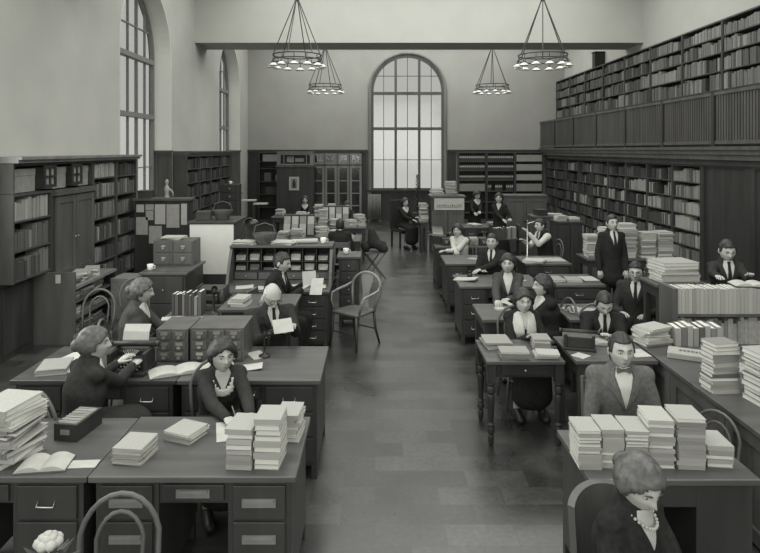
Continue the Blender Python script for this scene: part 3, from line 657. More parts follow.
# ---- end wall, right of the window: pamphlet shelves
pz = [.3, .68, 1.06, 1.44, 1.78, 2.1]
for k in range(3):
    x0 = 2.93+k*1.0
    bookcase('pamphlet_shelves', 'open pamphlet shelves on the end wall, %s' % ['nearest the arched window', 'middle unit', 'in the right corner'][k], 'shelf', .98, .3, 2.42, pz, (x0, YB-.32, 0), 0, 'wood_mid')
for k in range(3):
    for j, z in enumerate(pz):
        if j < 2: continue
        n = 14; hgt = [0, 0, .25, .2, .22, .23][j]
        if (k == 2 and j > 2) or (j == 2 and k != 1):
            b = MB(); b.box(0, .9, 0, .22, 0, hgt); o = b.build('storage_box', 'paper_mid' if j > 2 else 'paper_dim', bevel=.004); o.location = (2.97+k, YB-.29, z+.001)
            tag(o, 'long grey box on the pamphlet shelves, %s unit, shelf %s' % (['left', 'middle', 'right corner'][k], ['', '', 'third', 'fourth', 'fifth', 'top'][j]), 'box', 'long boxes on the pamphlet shelves'); continue
        proto = None
        for i in range(n):
            if k == 1 and j == 2 and i in (2, 3, 8, 9): continue
            b = MB()
            if proto is None:
                proto = thing('pamphlet_file', '', 'pamphlet file', (0, 0, 0), 0, 'pamphlet files on the end wall shelves'); b.box(0, .055, 0, .2, 0, hgt-.02); b.build('case', 'cover_2', proto)
                b = MB(); b.box(.005, .05, -.003, -.0005, hgt*.5, hgt*.78); b.build('white_label', 'paper', proto); o = proto; o.location = (2.97+k+i*.064, YB-.29, z+.001)
            else: o = dup(proto, (2.97+k+i*.064, YB-.29, z+.001), 0, '')
            o['label'] = 'dark pamphlet file, %s from the left, %s unit, shelf %s' % (ordn(i), ['left', 'middle', 'right'][k], ['', '', 'third', 'fourth', 'fifth', 'top'][j])
# ---- radiator and sill things at the end window
t = thing('radiator', 'pale ribbed radiator beneath the left edge of the end window', 'radiator', (-.02, 21.7, 0), 0)
for i in range(9): b = MB(); b.tube([(-.2+i*.05, 0, .08), (-.2+i*.05, 0, .95)], .022, 6, flat=3.2, side=(1, 0, 0)); b.build('column', 'cover_5', t, smooth=True)
b = MB(); b.tube([(-.22, 0, .12), (.22, 0, .12)], .02, 6); b.tube([(-.22, 0, .9), (.22, 0, .9)], .02, 6); b.box(-.21, -.18, -.05, .05, 0, .08); b.box(.18, .21, -.05, .05, 0, .08); b.build('header', 'cover_5', t)
# ================================================================ people
def ev_mesh(mb, voxel=.012, smooth=4):
    me = bpy.data.meshes.new('t'); me.from_pydata(mb.v, [], mb.f); bm = bmesh.new(); bm.from_mesh(me); bmesh.ops.recalc_face_normals(bm, faces=bm.faces); bm.to_mesh(me); bm.free()
    o = bpy.data.objects.new('t', me); C.objects.link(o)
    m = o.modifiers.new('r', 'REMESH'); m.mode = 'VOXEL'; m.voxel_size = voxel; m.use_smooth_shade = True
    if smooth: s = o.modifiers.new('s', 'SMOOTH'); s.factor = .5; s.iterations = smooth
    dg = bpy.context.evaluated_depsgraph_get(); e = o.evaluated_get(dg); r = bpy.data.meshes.new_from_object(e)
    bpy.data.objects.remove(o); return r
def loft(mb, pts, rr, side=(1, 0, 0), n=20, mi=None):
    """tapered limb with round ends; rr radii or (across, deep) pairs"""
    pts = [Vector(p) for p in pts]; rr = [(r, r) if not isinstance(r, tuple) else r for r in rr]
    d0 = (pts[0]-pts[1]).normalized(); d1 = (pts[-1]-pts[-2]).normalized(); P_ = []; Q = []
    for a in (.97, .75, .4): P_.append(pts[0]+d0*min(rr[0])*a); k = math.sqrt(1-a*a); Q.append((rr[0][0]*k, rr[0][1]*k))
    P_ += pts; Q += rr
    for a in (.4, .75, .97): P_.append(pts[-1]+d1*min(rr[-1])*a); k = math.sqrt(1-a*a); Q.append((rr[-1][0]*k, rr[-1][1]*k))
    mb.tube(P_, Q, n, side=side, mi=mi)
def gs(x, s): return math.exp(-(x/s)**2)
def head_r(d, female=False, smile=0):
    """surface of the head in direction d; x side, -y forward (face), z up. returns a point"""
    x, y, z = d; f = -y
    sx, sy, sz = .077, .097, .118
    jaw = 1-.2*max(0, -z)**1.5-(.0 if z < 0 else .06*z*z)
    p = Vector((x*sx*jaw, y*sy*(1-.10*max(0, -z)*(1 if y > 0 else .3)), z*sz))
    if f < 0: p.y += .018*max(0, z)*(-f)-.02*max(0, -z-.2)*(-f)
    if f > 0:
        p.y = -(-p.y)*(1-.05*gs(x, .9)) if 0 else p.y
        flat = .010*gs(z+.1, .6)*f*(abs(x))**1.2; p.y += flat
        p.y -= .024*gs(x, .14)*gs(z+.17, .13)*f                       # nose tip
        p.y -= .014*gs(x, .11)*gs(z-.02, .17)*f                        # bridge
        p.y += .012*(gs(x-.38, .18)+gs(x+.38, .18))*gs(z-.09, .11)*f     # eye sockets
        p.y -= .006*gs(z-.28, .13)*gs(x, .7)*f                         # brow
        p.y -= .007*gs(x, .26)*gs(z+.46, .10)*f                        # lips
        p.y += .004*gs(x, .3)*gs(z+.62, .08)*f
        p.y -= .013*gs(x, .36)*gs(z+.8, .22)*f                        # chin
        p.x += (.004 if x > 0 else -.004)*gs(z+.12, .22)*min(1, abs(x)*2)
    return p
def head_mesh(mb, T, n=52, k=56, female=False, mi_skin=0, mi_lip=1):
    vs = []; base = []
    for i in range(k+1):
        b_ = PI*i/k
        for j in range(n):
            a = 2*PI*j/n; d = Vector((math.sin(b_)*math.cos(a), math.sin(b_)*math.sin(a), math.cos(b_))); base.append(d); vs.append(T @ head_r(d, female))
    n0 = len(mb.v); mb.v += [tuple(v) for v in vs]
    for i in range(k):
        for j in range(n):
            q = (i*n+j, (i+1)*n+j, (i+1)*n+(j+1) % n, i*n+(j+1) % n); c = sum((base[t] for t in q), Vector())/4
            lip = c.y < -.55 and abs(c.x) < .23 and abs(c.z+.475-.6*c.x*c.x) < .042
            mb.f.append(tuple(t+n0 for t in q)); mb.m.append(mi_lip if lip else mi_skin)
    for s in (-1, 1):   # ears
        mb.ball(T @ Vector((s*.079, .008, -.005)), (.011, .02, .032), 10, mi_skin, T=T.to_3x3() @ Matrix.Rotation(s*R(12), 3, 'Z'))
def hair_mesh(T, style, seed=0, n=44, k=34):
    r = random.Random(seed); ph = r.uniform(0, 99); b = MB(); vs = []
    for i in range(k+1):
        be = PI*i/k
        for j in range(n):
            a = 2*PI*j/n; d = Vector((math.sin(be)*math.cos(a), math.sin(be)*math.sin(a), math.cos(be))); f = -d.y
            p = head_r(d); nz = noise.noise(Vector((d.x*5+ph, d.y*5, d.z*5)))
            # hairline: height above which hair grows, as a function of how far forward the direction is
            if style == 'bald': line = 1.2 if d.z > .55 and f > -.5 else (.12 if f > .1 else -.45); grow = .006 if (f < .25 and -.4 < d.z < .42) else -.02
            elif style == 'short':
                line = (.6-.15*abs(d.x) if f > .45 else (-.02 if f > .02 else -.5)); line += .05*nz; side = .007 if d.z < .3 else .012+.010*max(0, f+.3)*gs(d.x+.35, .5)-.006*gs(d.x-.38, .07)
                grow = (side+.004*nz) if d.z > line else -.02
            elif style == 'flat':
                line = (.6 if f > .45 else (-.02 if f > .02 else -.5)); grow = (.009+.003*nz-.004*gs(d.x-.05, .06)*max(0, d.z)) if d.z > line else -.02
            else:          # women: waved, full hair, gathered at the back
                line = (.56-.5*abs(d.x)**1.5+.08*nz if f > .4 else (-.25 if f > -.1 else -.55)); vol = .021 if style in ('full', 'bun') else .014
                grow = (vol*(1+.25*nz)*(1 if d.z > -.3 else .8)+.012*gs(d.z-.1, .4)*abs(d.x)) if d.z > line else -.02
            p = p+d*grow; vs.append(T @ p)
    fs = [(i*n+j, (i+1)*n+j, (i+1)*n+(j+1) % n, i*n+(j+1) % n) for i in range(k) for j in range(n)]; b.add(vs, fs)
    if style in ('bun', 'full'): b.ball(T @ Vector((0, .118, .0)), (.05, .04, .045), 14, T=T.to_3x3())
    return b
def hand(mb, wrist, dirv, palm_n, mirror, curl=.5, s=1.0, mi=0):
    """palm, four fingers with two bends and a thumb; palm_n = direction the palm faces"""
    d = Vector(dirv).normalized(); pn = Vector(palm_n); pn = (pn-d*pn.dot(d)).normalized(); sd = d.cross(pn)*mirror   # sd = thumb side
    W = Vector(wrist)
    mb.tube([W-d*.03*s, W, W+d*.03*s, W+d*.07*s, W+d*.092*s], [(.02*s, .026*s), (.017*s, .025*s), (.015*s, .034*s), (.0135*s, .041*s), (.009*s, .037*s)], 12, side=pn, mi=mi)
    for k, (off, ln) in enumerate(((.029, .072), (.010, .08), (-.010, .075), (-.028, .058))):
        p = W+d*.085*s+sd*off*s; q = d; pts = [p-d*.012*s]; a = 0
        for sg, bend in ((.44, .35), (.32, .7), (.24, .5)):
            a += curl*bend; q = d*math.cos(a)+pn*math.sin(a); pts.append(pts[-1]+q*ln*sg*s+(sd*.002*s if k == 0 else Vector()))
        loft(mb, pts, [.0092*s, .0088*s, .0078*s, .0062*s], side=sd, n=8, mi=mi)
    p = W+d*.022*s+sd*.026*s; q = (d*.72+sd*.62+pn*.25).normalized(); pts = [p-q*.01*s, p+q*.034*s]; q2 = (d*.92+sd*.2+pn*(.25+.3*curl)).normalized(); pts += [pts[-1]+q2*.028*s, pts[-1]+q2*.05*s]
    loft(mb, pts, [.0125*s, .011*s, .0095*s, .007*s], side=pn, n=8, mi=mi)
def ik(S, H, l1, l2, hint):
    S, H = Vector(S), Vector(H); v = H-S; L_ = v.length; mx = (l1+l2)*.985
    if L_ > mx: H = S+v*(mx/L_); v = H-S; L_ = mx
    a = (l1*l1-l2*l2+L_*L_)/(2*L_); h = math.sqrt(max(0, l1*l1-a*a)); u = v.normalized(); n_ = Vector(hint)-u*Vector(hint).dot(u); n_.normalize()
    return S+u*a+n_*h, H
def patch(bvh, poly, mname, name, parent, off=.004, th=.004, res=.008, oy=-1.0, ang=0):
    """cloth piece laid on the front of a garment: polygon in (x,z) of the chest frame, pushed onto the surface from the front"""
    xs = [p[0] for p in poly]; zs = [p[1] for p in poly]; nx = max(2, int((max(xs)-min(xs))/res)); nz = max(2, int((max(zs)-min(zs))/res))
    def span(z):   # scanline
        c = []
        for i in range(len(poly)):
            (x0, z0), (x1, z1) = poly[i], poly[(i+1) % len(poly)]
            if (z0 <= z < z1) or (z1 <= z < z0): c.append(x0+(z-z0)/(z1-z0)*(x1-x0))
        return (min(c), max(c)) if len(c) >= 2 else None
    rows = []; z0, z1 = min(zs)+1e-4, max(zs)-1e-4
    for i in range(nz+1):
        z = z0+(z1-z0)*i/nz; s_ = span(z)
        if not s_: continue
        row = []; last = None
        for j in range(nx+1):
            x = s_[0]+(s_[1]-s_[0])*j/nx; h = bvh.ray_cast(Vector((x, oy, z)), Vector((0, 1, 0)))
            y = h[0].y if h[0] is not None else None; row.append([x, y, z])
        ys = [q[1] for q in row if q[1] is not None]
        if not ys: continue
        for q in row:
            if q[1] is None: q[1] = max(ys)
        rows.append(row)
    if len(rows) < 2: return None
    m = nx+1; vs = [(q[0], q[1]-off-th, q[2]) for r_ in rows for q in r_]+[(q[0], q[1]+.004, q[2]) for r_ in rows for q in r_]; K = len(rows)*m; fs = []
    for i in range(len(rows)-1):
        for j in range(nx): a = i*m+j; fs += [(a, a+1, a+m+1, a+m), (K+a, K+a+m, K+a+m+1, K+a+1)]
    for j in range(nx): fs += [(j, K+j, K+j+1, j+1), ((len(rows)-1)*m+j, (len(rows)-1)*m+j+1, K+(len(rows)-1)*m+j+1, K+(len(rows)-1)*m+j)]
    for i in range(len(rows)-1): a = i*m; fs += [(a, a+m, K+a+m, K+a), (a+nx, K+a+nx, K+a+m+nx, a+m+nx)]
    b = MB(); b.add(vs, fs); return b.build(name, mname, parent, smooth=True)
def person(label, X, Y, rz, top=1.27, seat=.452, stand=None, lean=.06, tilt=0, yaw=0, pitch=0, hl=None, hr=None, outfit='suit', cloth='cloth_dark', shirt='cloth_white', tie='cloth_black',
           hair='short', hairm='hair_dark', female=False, seed=0, glasses=False, curl=.5, beard=False, vox=.013, hold=None, palm=(0, 0, -1), apron=None, width=1.0, group=None):
    """rz: 0 faces the camera (-y).  top = height of the crown.  hl / hr: hand targets in the figure's own frame (x left of it is +x when it faces us)"""
    t = thing('person', label, 'person', (X, Y, 0), rz, group)
    s = .95 if female else 1.0
    if stand: hz = stand*.51; s = stand/1.72; nk = stand-.236; top = stand
    else: hz = seat+.1; nk = top-.236
    nb_ = Vector((tilt, -lean, nk)); Pv = Vector((0, 0, hz)); ax = nb_-Pv
    def sp(a, dy=0): return Pv+ax*a+Vector((0, dy, 0))
    yw, pt = R(yaw), R(pitch); HT = Matrix.Translation(nb_+Vector((tilt*.2, -.022-lean*.22, .119))) @ Matrix.Rotation(yw, 4, 'Z') @ Matrix.Rotation(pt, 4, 'X') @ Matrix.Scale(.97 if female else 1.0, 4)
    sw = (.135 if female else .158)*s*width
    hipw = .145*s*width
    core = [(sp(-.18), (hipw*.9, .11)), (sp(0), (hipw, .12)), (sp(.3), (.13*s*width, .10)), (sp(.6), (.15*s*width, .115 if not female else .125)), (sp(.8), (sw*.92, .105)), (sp(.93), (sw*.8, .075)), (sp(1.0), (.07, .06))]
    SH = [sp(.885)+Vector((k*sw, 0, 0)) for k in (-1, 1)]
    hl = Vector(hl) if hl else Vector((.13, -.3, hz+.12)); hr = Vector(hr) if hr else Vector((-.13, -.3, hz+.12))
    arms = []
    for k, H in ((-1, hr), (1, hl)):
        S = SH[0] if k < 0 else SH[1]; E, Hh = ik(S, H, .29*s, .25*s, (k*.38, .35, -.85)); arms.append((k, S, E, Hh))
    hips = [Pv+Vector((k*.09*s, -.02, -.03)) for k in (-1, 1)]
    if stand: legs = [(h, Vector((h.x*1.05, -.02, hz*.52)), Vector((h.x*1.15, .01, .085))) for h in hips]
    else: legs = [(h, Vector((h.x*1.3, -.43*s, seat+.07)), Vector((h.x*1.4, -.36 if not female else -.3, .09))) for h in hips]
    def build_core(mb, g):
        loft(mb, [c[0] for c in core], [(c[1][0]+g, c[1][1]+g) for c in core], n=24)
    def build_arm(mb, a, g, cuff=1.0):
        k, S, E, H = a; W_ = E+(H-E)*cuff
        loft(mb, [S-Vector((k*.02, 0, 0)), S+(E-S)*.5, E], [.05*s+g, .042*s+g, .037*s+g]); loft(mb, [E, E+(W_-E)*.4, W_], [.038*s+g, .034*s+g, .026*s+g])
    # ---- body: one continuous surface
    mb = MB(); build_core(mb, -.004); 
    for a in arms: build_arm(mb, a, -.003)
    for h, kn, an in legs: loft(mb, [h, (h+kn)/2, kn], [.08*s, .068*s, .052*s]); loft(mb, [kn, kn+(an-kn)*.35, an], [.05*s, .05*s, .035*s]); loft(mb, [an+Vector((0, .03, -.045)), an+Vector((0, -.13, -.055))], [.034, .026])
    loft(mb, [nb_+Vector((0, .01, -.05)), nb_+Vector((0, .0, .02)), HT @ Vector((0, .018, -.06))], [.062*s, .052*s if female else .057*s, .055*s])
    me = ev_mesh(mb, .016, 3); bd = MB(); bd.add([v.co for v in me.vertices], [tuple(p.vertices) for p in me.polygons], 0)
    head_mesh(bd, HT, female=female)
    for k, S, E, H in arms:
        d = (H-E).normalized(); hand(bd, H, d, Vector(palm), -k if Vector(palm).z < 0 else k, curl, s*.97)
    body = bd.build('body', ['skin', 'lips'], t, smooth=True)
    # ---- face
    for k in (-1, 1):
        e = MB(); c = HT @ Vector((k*.031, -.0735, .0105)); e.ball(c, (.0135, .0115, .0082), 12, T=HT.to_3x3()); e.ball(HT @ Vector((k*.031, -.0815, .010)), (.0058, .0048, .0062), 8, 1, T=HT.to_3x3()); e.build('eye', ['eye_white', 'pupil'], t, smooth=True)
        e = MB(); e.tube([HT @ Vector((k*x_, y_, z_)) for x_, y_, z_ in ((.014, -.0945, .03), (.03, -.0935, .036), (.046, -.082, .031))], [.0028, .0036, .002], 6); e.build('eyebrow', hairm, t, smooth=True)
    if glasses:
        e = MB()
        for k in (-1, 1):
            e.tube([HT @ Vector((k*.032+.022*math.cos(2*PI*i/14), -.101, .008+.02*math.sin(2*PI*i/14))) for i in range(14)], .0022, 5, closed=True)
            e.tube([HT @ Vector((k*.054, -.1, .012)), HT @ Vector((k*.078, -.03, .012)), HT @ Vector((k*.082, .01, .008))], .0018, 5)
        e.tube([HT @ Vector((-.01, -.102, .01)), HT @ Vector((.01, -.102, .01))], .002, 5); e.build('spectacles', 'black', t)
    hair_mesh(HT, hair, seed).build('hair', hairm, t, smooth=True)
    # ---- clothes
    g = .017; mb = MB(); build_core(mb, g if outfit != 'blouse' else .014); loft(mb, [SH[0], SH[1]], [.05*s+.014]*2, side=(0, 1, 0))
    for a in arms: build_arm(mb, a, .014 if outfit == 'suit' else .011, .93)
    if outfit == 'suit': loft(mb, [sp(-.1), sp(-.24, -.02)], [(hipw+.028, .14), (hipw+.035, .145)])
    jm = ev_mesh(mb, vox, 4); cb = MB(); build_core(cb, g if outfit != 'blouse' else .014); loft(cb, [SH[0], SH[1]], [.05*s+.014]*2, side=(0, 1, 0)); cm = ev_mesh(cb, vox, 4); bvh = BVHTree.FromPolygons([v.co for v in cm.vertices], [tuple(p.vertices) for p in cm.polygons])
    nm = {'suit': 'jacket', 'dress': 'dress_top', 'blouse': 'blouse', 'vest': 'shirt'}[outfit]
    jb = MB(); jb.add([v.co for v in jm.vertices], [tuple(p.vertices) for p in jm.polygons]); jk = jb.build(nm, cloth if outfit != 'vest' else shirt, t, smooth=True)
    zt = sp(.97).z; cx = nb_.x
    def band(z0, z1, r0, r1, m, name, open_=.0):
        b = MB(); n = 28; vs = []
        for z_, rr in ((z0, r0), (z1, r1), (z1, r1-.006), (z0, r0-.006)):
            for i in range(n): a = 2*PI*i/n; vs.append((cx+rr*math.cos(a), nb_.y+.0+rr*1.02*math.sin(a), z_+.012*math.sin(a)))
        b.add(vs, [(q*n+i, q*n+(i+1) % n, ((q+1) % 4)*n+(i+1) % n, ((q+1) % 4)*n+i) for q in range(4) for i in range(n)]); return b.build(name, m, t, smooth=True)
    if outfit in ('suit', 'vest'):
        vz = zt-.235 if outfit == 'suit' else zt-.2
        vw = .058 if outfit == 'suit' else .055
        if outfit == 'vest':
            mb = MB(); loft(mb, [c[0] for c in core[:-1]], [(c[1][0]+.022, c[1][1]+.024) for c in core[:-1]], n=24); vm = ev_mesh(mb, vox, 4)
            bvh = BVHTree.FromPolygons([v.co for v in vm.vertices], [tuple(p.vertices) for p in vm.polygons]); vb = MB(); vb.add([v.co for v in vm.vertices], [tuple(p.vertices) for p in vm.polygons]); vb.build('waistcoat', cloth, t, smooth=True)
        patch(bvh, [(cx, vz), (cx-vw, zt-.02), (cx-.045, zt+.035), (cx+.045, zt+.035), (cx+vw, zt-.02)], shirt, 'shirt_front', t, .001)
        if tie == 'bow':
            b = MB(); c = Vector((cx, nb_.y-.082, zt+.018))
            for k in (-1, 1): b.add([c+Vector((k*.004, -.008, .006)), c+Vector((k*.045, -.01, .02)), c+Vector((k*.045, -.01, -.02)), c+Vector((k*.004, -.008, -.006)), c+Vector((k*.004, .004, .006)), c+Vector((k*.045, .008, .02)), c+Vector((k*.045, .008, -.02)), c+Vector((k*.004, .004, -.006))], [(0, 1, 2, 3), (7, 6, 5, 4), (0, 4, 5, 1), (1, 5, 6, 2), (2, 6, 7, 3), (3, 7, 4, 0)])
            b.ball(c, (.01, .012, .011), 8); b.build('bow_tie', 'cloth_grey', t)
            bz = zt-.3
        elif tie: patch(bvh, [(cx-.004, vz+.015), (cx-.021, vz+.07), (cx-.013, zt-.005), (cx-.017, zt+.026), (cx+.017, zt+.026), (cx+.013, zt-.005), (cx+.021, vz+.07), (cx+.004, vz+.015)], tie, 'necktie', t, .006)
        if outfit == 'suit':
            for k in (-1, 1): patch(bvh, [(cx-k*.004, vz-.004), (cx+k*.1, zt-.1), (cx+k*.085, zt-.075), (cx+k*.105, zt-.055), (cx+k*.065, zt+.03), (cx+k*.048, zt+.03), (cx+k*.068, zt-.02)][::1], cloth, 'lapel', t, .006, .006)
        band(zt-.0, zt+.055, .068, .06, shirt, 'collar')
    elif outfit == 'dress':
        patch(bvh, [(cx, zt-.12), (cx-.05, zt-.0), (cx-.045, zt+.035), (cx+.045, zt+.035), (cx+.06, zt-.0)], 'skin', 'neckline', t, .0005)
        if shirt:
            for k in (-1, 1): patch(bvh, [(cx+k*.004, zt-.125), (cx+k*.062, zt-.06), (cx+k*.09, zt-.0), (cx+k*.05, zt+.04), (cx+k*.04, zt+.03), (cx+k*.05, zt-.0)], shirt, 'lace_collar' if apron == 'lace' else 'collar', t, .006, .005)
    elif outfit == 'blouse':
        band(zt-.01, zt+.03, .075, .064, cloth, 'collar')
        patch(bvh, [(cx, zt-.08), (cx-.04, zt-.0), (cx-.035, zt+.03), (cx+.035, zt+.03), (cx+.04, zt-.0)], 'skin', 'neckline', t, .0005)
    if apron == 'scarf':
        for k in (-1, 1): patch(bvh, [(cx+k*.012, zt-.30), (cx+k*.115, zt-.29), (cx+k*.125, zt-.12), (cx+k*.095, zt+.01), (cx+k*.055, zt+.04), (cx+k*.03, zt+.0), (cx+k*.012, zt-.14)], 'cloth_white', 'scarf', t, .012, .01)
    if apron == 'lace':
        for i in range(9):
            a = -PI*.1-PI*.8*i/8; patch(bvh, [(cx+.085*math.cos(a)-.022, zt-.02+.1*math.sin(a)-.022), (cx+.085*math.cos(a)+.022, zt-.02+.1*math.sin(a)-.022), (cx+.085*math.cos(a)+.022, zt-.02+.1*math.sin(a)+.022), (cx+.085*math.cos(a)-.022, zt-.02+.1*math.sin(a)+.022)], 'cloth_white', 'lace_scallop', t, .014, .004)
    if beard: b = MB(); b.tube([HT @ Vector((k*.024, -.106+abs(k)*.006, -.036-abs(k)*.006)) for k in (-1, -.5, 0, .5, 1)], [.004, .008, .009, .008, .004], 8); b.build('moustache', hairm, t, smooth=True)
    # lower garments and shoes
    mb = MB()
    if female or outfit in ('dress', 'blouse'):
        if stand: loft(mb, [Pv, Pv+Vector((0, 0, -.3)), Vector((0, 0, .3))], [(hipw+.03, .15), (.21, .19), (.24, .22)], n=24)
        else:
            loft(mb, [Pv+Vector((0, .02, 0)), Pv+Vector((0, -.22, .0)), Vector((0, -.46*s, seat+.06))], [(hipw+.03, .11), (.18, .09), (.17, .085)], n=24); loft(mb, [Vector((0, -.45*s, seat+.06)), Vector((0, -.42*s, .22))], [(.17, .09), (.19, .12)], n=24)
        lm = ev_mesh(mb, .018, 4); nm2 = 'skirt'; lc = cloth if outfit == 'dress' else 'cloth_dark'
    else:
        for h, kn, an in legs: loft(mb, [h, (h+kn)/2, kn], [.097*s, .085*s, .068*s]); loft(mb, [kn, an+Vector((0, 0, .02))], [.068*s, .055*s])
        loft(mb, [sp(-.12), sp(.1)], [(hipw+.012, .13), (hipw+.008, .125)]); lm = ev_mesh(mb, .018, 4); nm2 = 'trousers'; lc = cloth
    lb = MB(); lb.add([v.co for v in lm.vertices], [tuple(p.vertices) for p in lm.polygons]); lb.build(nm2, lc, t, smooth=True)
    for h, kn, an in legs: b = MB(); loft(b, [an+Vector((0, .045, -.043)), an+Vector((0, -.04, -.043)), an+Vector((0, -.16, -.055))], [(.037, .045), (.04, .045), (.036, .034)]); b.build('shoe', 'black', t, smooth=True)
    return t, arms, HT
def world_of(t, v): return Matrix.Translation(t.location) @ Matrix.Rotation(t.rotation_euler.z, 4, 'Z') @ Vector(v)
# ================================================================ furniture and things in the room
chair_p = bentwood('spare bentwood chair with round hoop back standing free behind the typist at left'); chair_p.location = (-3.14, 6.9, 0); chair_p.rotation_euler.z = R(5)
dup(chair_p, (-2.86, 7.55, 0), R(40), 'bentwood hoop chair half hidden behind the woman in the grey dress')
dup(chair_p, (-1.15, 2.66, 0), R(8), 'bentwood hoop chair at the bottom border against the near left desk fronts')
dup(chair_p, (2.1, 3.98, 0), R(-55), 'bentwood hoop chair in the corner between near right desk and long counter', s=.86)
off_p = office_chair('square-backed wooden chair of the near blurred woman at bottom right')
off_used = [False]
CH_GROUP = 'chairs the seated staff use'
def seat_for(p, label, kind='bent', dy=.02):
    x, y = p.location.x, p.location.y; rz = p.rotation_euler.z; v = Matrix.Rotation(rz, 4, 'Z') @ Vector((0, dy, 0))
    if kind == 'bent': return dup(chair_p, (x+v.x, y+v.y, 0), rz, label, CH_GROUP)
    if not off_used[0]:
        off_used[0] = True; off_p.location = (x+v.x, y+v.y, 0); off_p.rotation_euler.z = rz; off_p['label'] = label; off_p['group'] = CH_GROUP; return off_p
    return dup(off_p, (x+v.x, y+v.y, 0), rz, label, CH_GROUP)
def pers(label, px, py, Y, rz, hands=None, sit=None, chair='bent', **k):
    """crown of the head on the sight line through (px,py) at depth Y; hands are world points (left, right)"""
    X = XA(px, Y); z = ZA(py, Y); a = R(rz); lean = k.get('lean', .06)
    f = Vector((math.sin(a), -math.cos(a), 0)); hx = f*(lean*1.15+.02); X -= hx.x; Yb = Y-hx.y
    if 'stand' not in k: k['top'] = z
    if hands:
        I = (Matrix.Translation((X, Yb, 0)) @ Matrix.Rotation(a, 4, 'Z')).inverted(); k['hl'] = I @ Vector(hands[0]); k['hr'] = I @ Vector(hands[1])
    t, arms, HT = person(label, X, Yb, a, **k)
    if sit: seat_for(t, sit, chair)
    return t
# ---- near left: two desks side by side
desk('near left desk covered with piles of books, right one of the front pair', -1.53, -.42, 3.3, 4.05, handle='plate', pw=.34, group=None)
desk('near left desk at the left border, left one of the front pair', -2.66, -1.535, 3.3, 4.03, handle='bail', pw=.38)
W1 = pers('woman in dark dress with white lace collar writing at the near left desk', 222, 338, 4.36, 22, ((-.78, 3.93, .785), (-.93, 3.93, .785)), 'bentwood chair of the lace-collared woman', outfit='dress', cloth='cloth_dark', shirt=None, female=True, hair='full', apron='lace', lean=.13, pitch=6, yaw=8, seed=3, curl=.9)
t = thing('pencil', 'pencil in the hand of the writing woman with lace collar', 'pencil', (-.85, 3.86, .79)); b = MB(); b.tube([(0, 0, 0), (-.05, .04, .1)], .004, 6); b.build('shaft', 'cover_5', t); b = MB(); b.lathe([(.0008, -.008), (.004, .0)], (0, 0, 0), 6); b.build('tip', 'black', t)
NB = 'books piled on the near left desk'
pile(-1.36, 3.52, .76, 9, .17, .2, (.007, .012), R(-6), [7, 8, 6, 7, 5], 'pamphlet', 'left on the near left desk', 'pamphlets on the near left desk', 1, cat='pamphlet', name='pamphlet', jit=.006)
pile(-1.14, 3.76, .76, 4, .18, .19, (.01, .016), R(-20), [7, 8, 6], 'pamphlet', 'in front of the lace-collared woman', 'pamphlets on the near left desk', 2, cat='pamphlet', name='pamphlet', jit=.008)
pile(-.735, 3.47, .76, 8, .145, .21, (.024, .03), R(-4), [7, 7, 8, 6, 7], 'book', 'front left on the near left desk', NB, 3, jit=.004, jr=2)
pile(-.58, 3.47, .76, 9, .145, .21, (.026, .032), R(-3), [7, 6, 7, 8, 7], 'book', 'front right on the near left desk', NB, 4, jit=.004, jr=2)
pile(-.52, 3.8, .76, 7, .14, .22, (.018, .03), R(-10), [7, 8, 6, 7], 'book', 'at the back corner of the near left desk', NB, 5, jit=.01, jr=9)
paper('sheet of paper the lace-collared woman writes on', -.88, 3.84, .76, .2, .27, R(15))
paper('loose sheet beside the book piles near the lace-collared woman', -.72, 3.74, .76, .16, .2, R(50))
# left desk things
pile(-2.08, 3.52, .76, 13, .25, .3, (.016, .034), R(-12), [8, 7, 6, 8, 7, 5], 'magazine', 'at the left border', 'magazines piled on the far left desk', 6, cat='magazine', name='magazine', jit=.02, jr=12)
t = thing('card_tray', 'small dark card tray full of index cards on the left border desk', 'card tray', (-1.83, 3.83, .761), R(-8))
b = MB()
for a in ((-.075, -.063, -.13, .13, 0, .1), (.063, .075, -.13, .13, 0, .1), (-.063, .063, -.13, -.118, 0, .1), (-.063, .063, .118, .13, 0, .1), (-.063, .063, -.118, .118, 0, .01)): b.box(*a)
b.build('tray', 'wood_dark', t); b = MB()
for i in range(26): b.box(-.06, .06, -.112+i*.0088, -.1062+i*.0088, .011, .105+.004*math.sin(i*1.7))
tag(b.build('index_cards', 'paper_mid', t), kind='stuff'); b = MB(); b.box(-.03, .03, -.137, -.1305, .04, .07); b.build('label_holder', 'steel', t)
open_book('open pamphlet with a dark picture on the left border desk', -1.82, 3.42, .76, .26, .17, R(8), 'paper', 'open_pamphlet')
paper('white card lying near the seam between the two front desks', -1.61, 3.43, .76, .15, .085, R(4))
# plant at the very bottom
t = thing('potted_flower', 'white flower with dark leaves on a stand at the bottom left border', 'flower', (-1.2, 2.28, 0))
b = MB(); b.lathe([(.13, 0), (.13, .02), (.03, .04), (.025, .78), (.12, .8), (.12, .82)], n=16); b.build('stand', 'wood', t, smooth=False)
b = MB(); b.lathe([(.05, .821), (.075, .93), (.08, .94), (.06, .93)], n=14); b.build('pot', 'cover_4', t, smooth=True)
b = MB(); r = random.Random(3)
for i in range(26):
    a = r.uniform(0, 2*PI); e = r.uniform(.05, .13); p0 = Vector((0, 0, .93)); p1 = Vector((math.cos(a)*e, math.sin(a)*e, .93+r.uniform(.02, .11))); m_ = (p0+p1)/2+Vector((0, 0, .02)); sd = Vector((-math.sin(a), math.cos(a), 0))*.018
    b.add([p0, m_+sd, p1, m_-sd, m_+Vector((0, 0, .006))], [(0, 1, 4), (1, 2, 4), (2, 3, 4), (3, 0, 4)])
tag(b.build('foliage', 'leaf', t), kind='stuff')
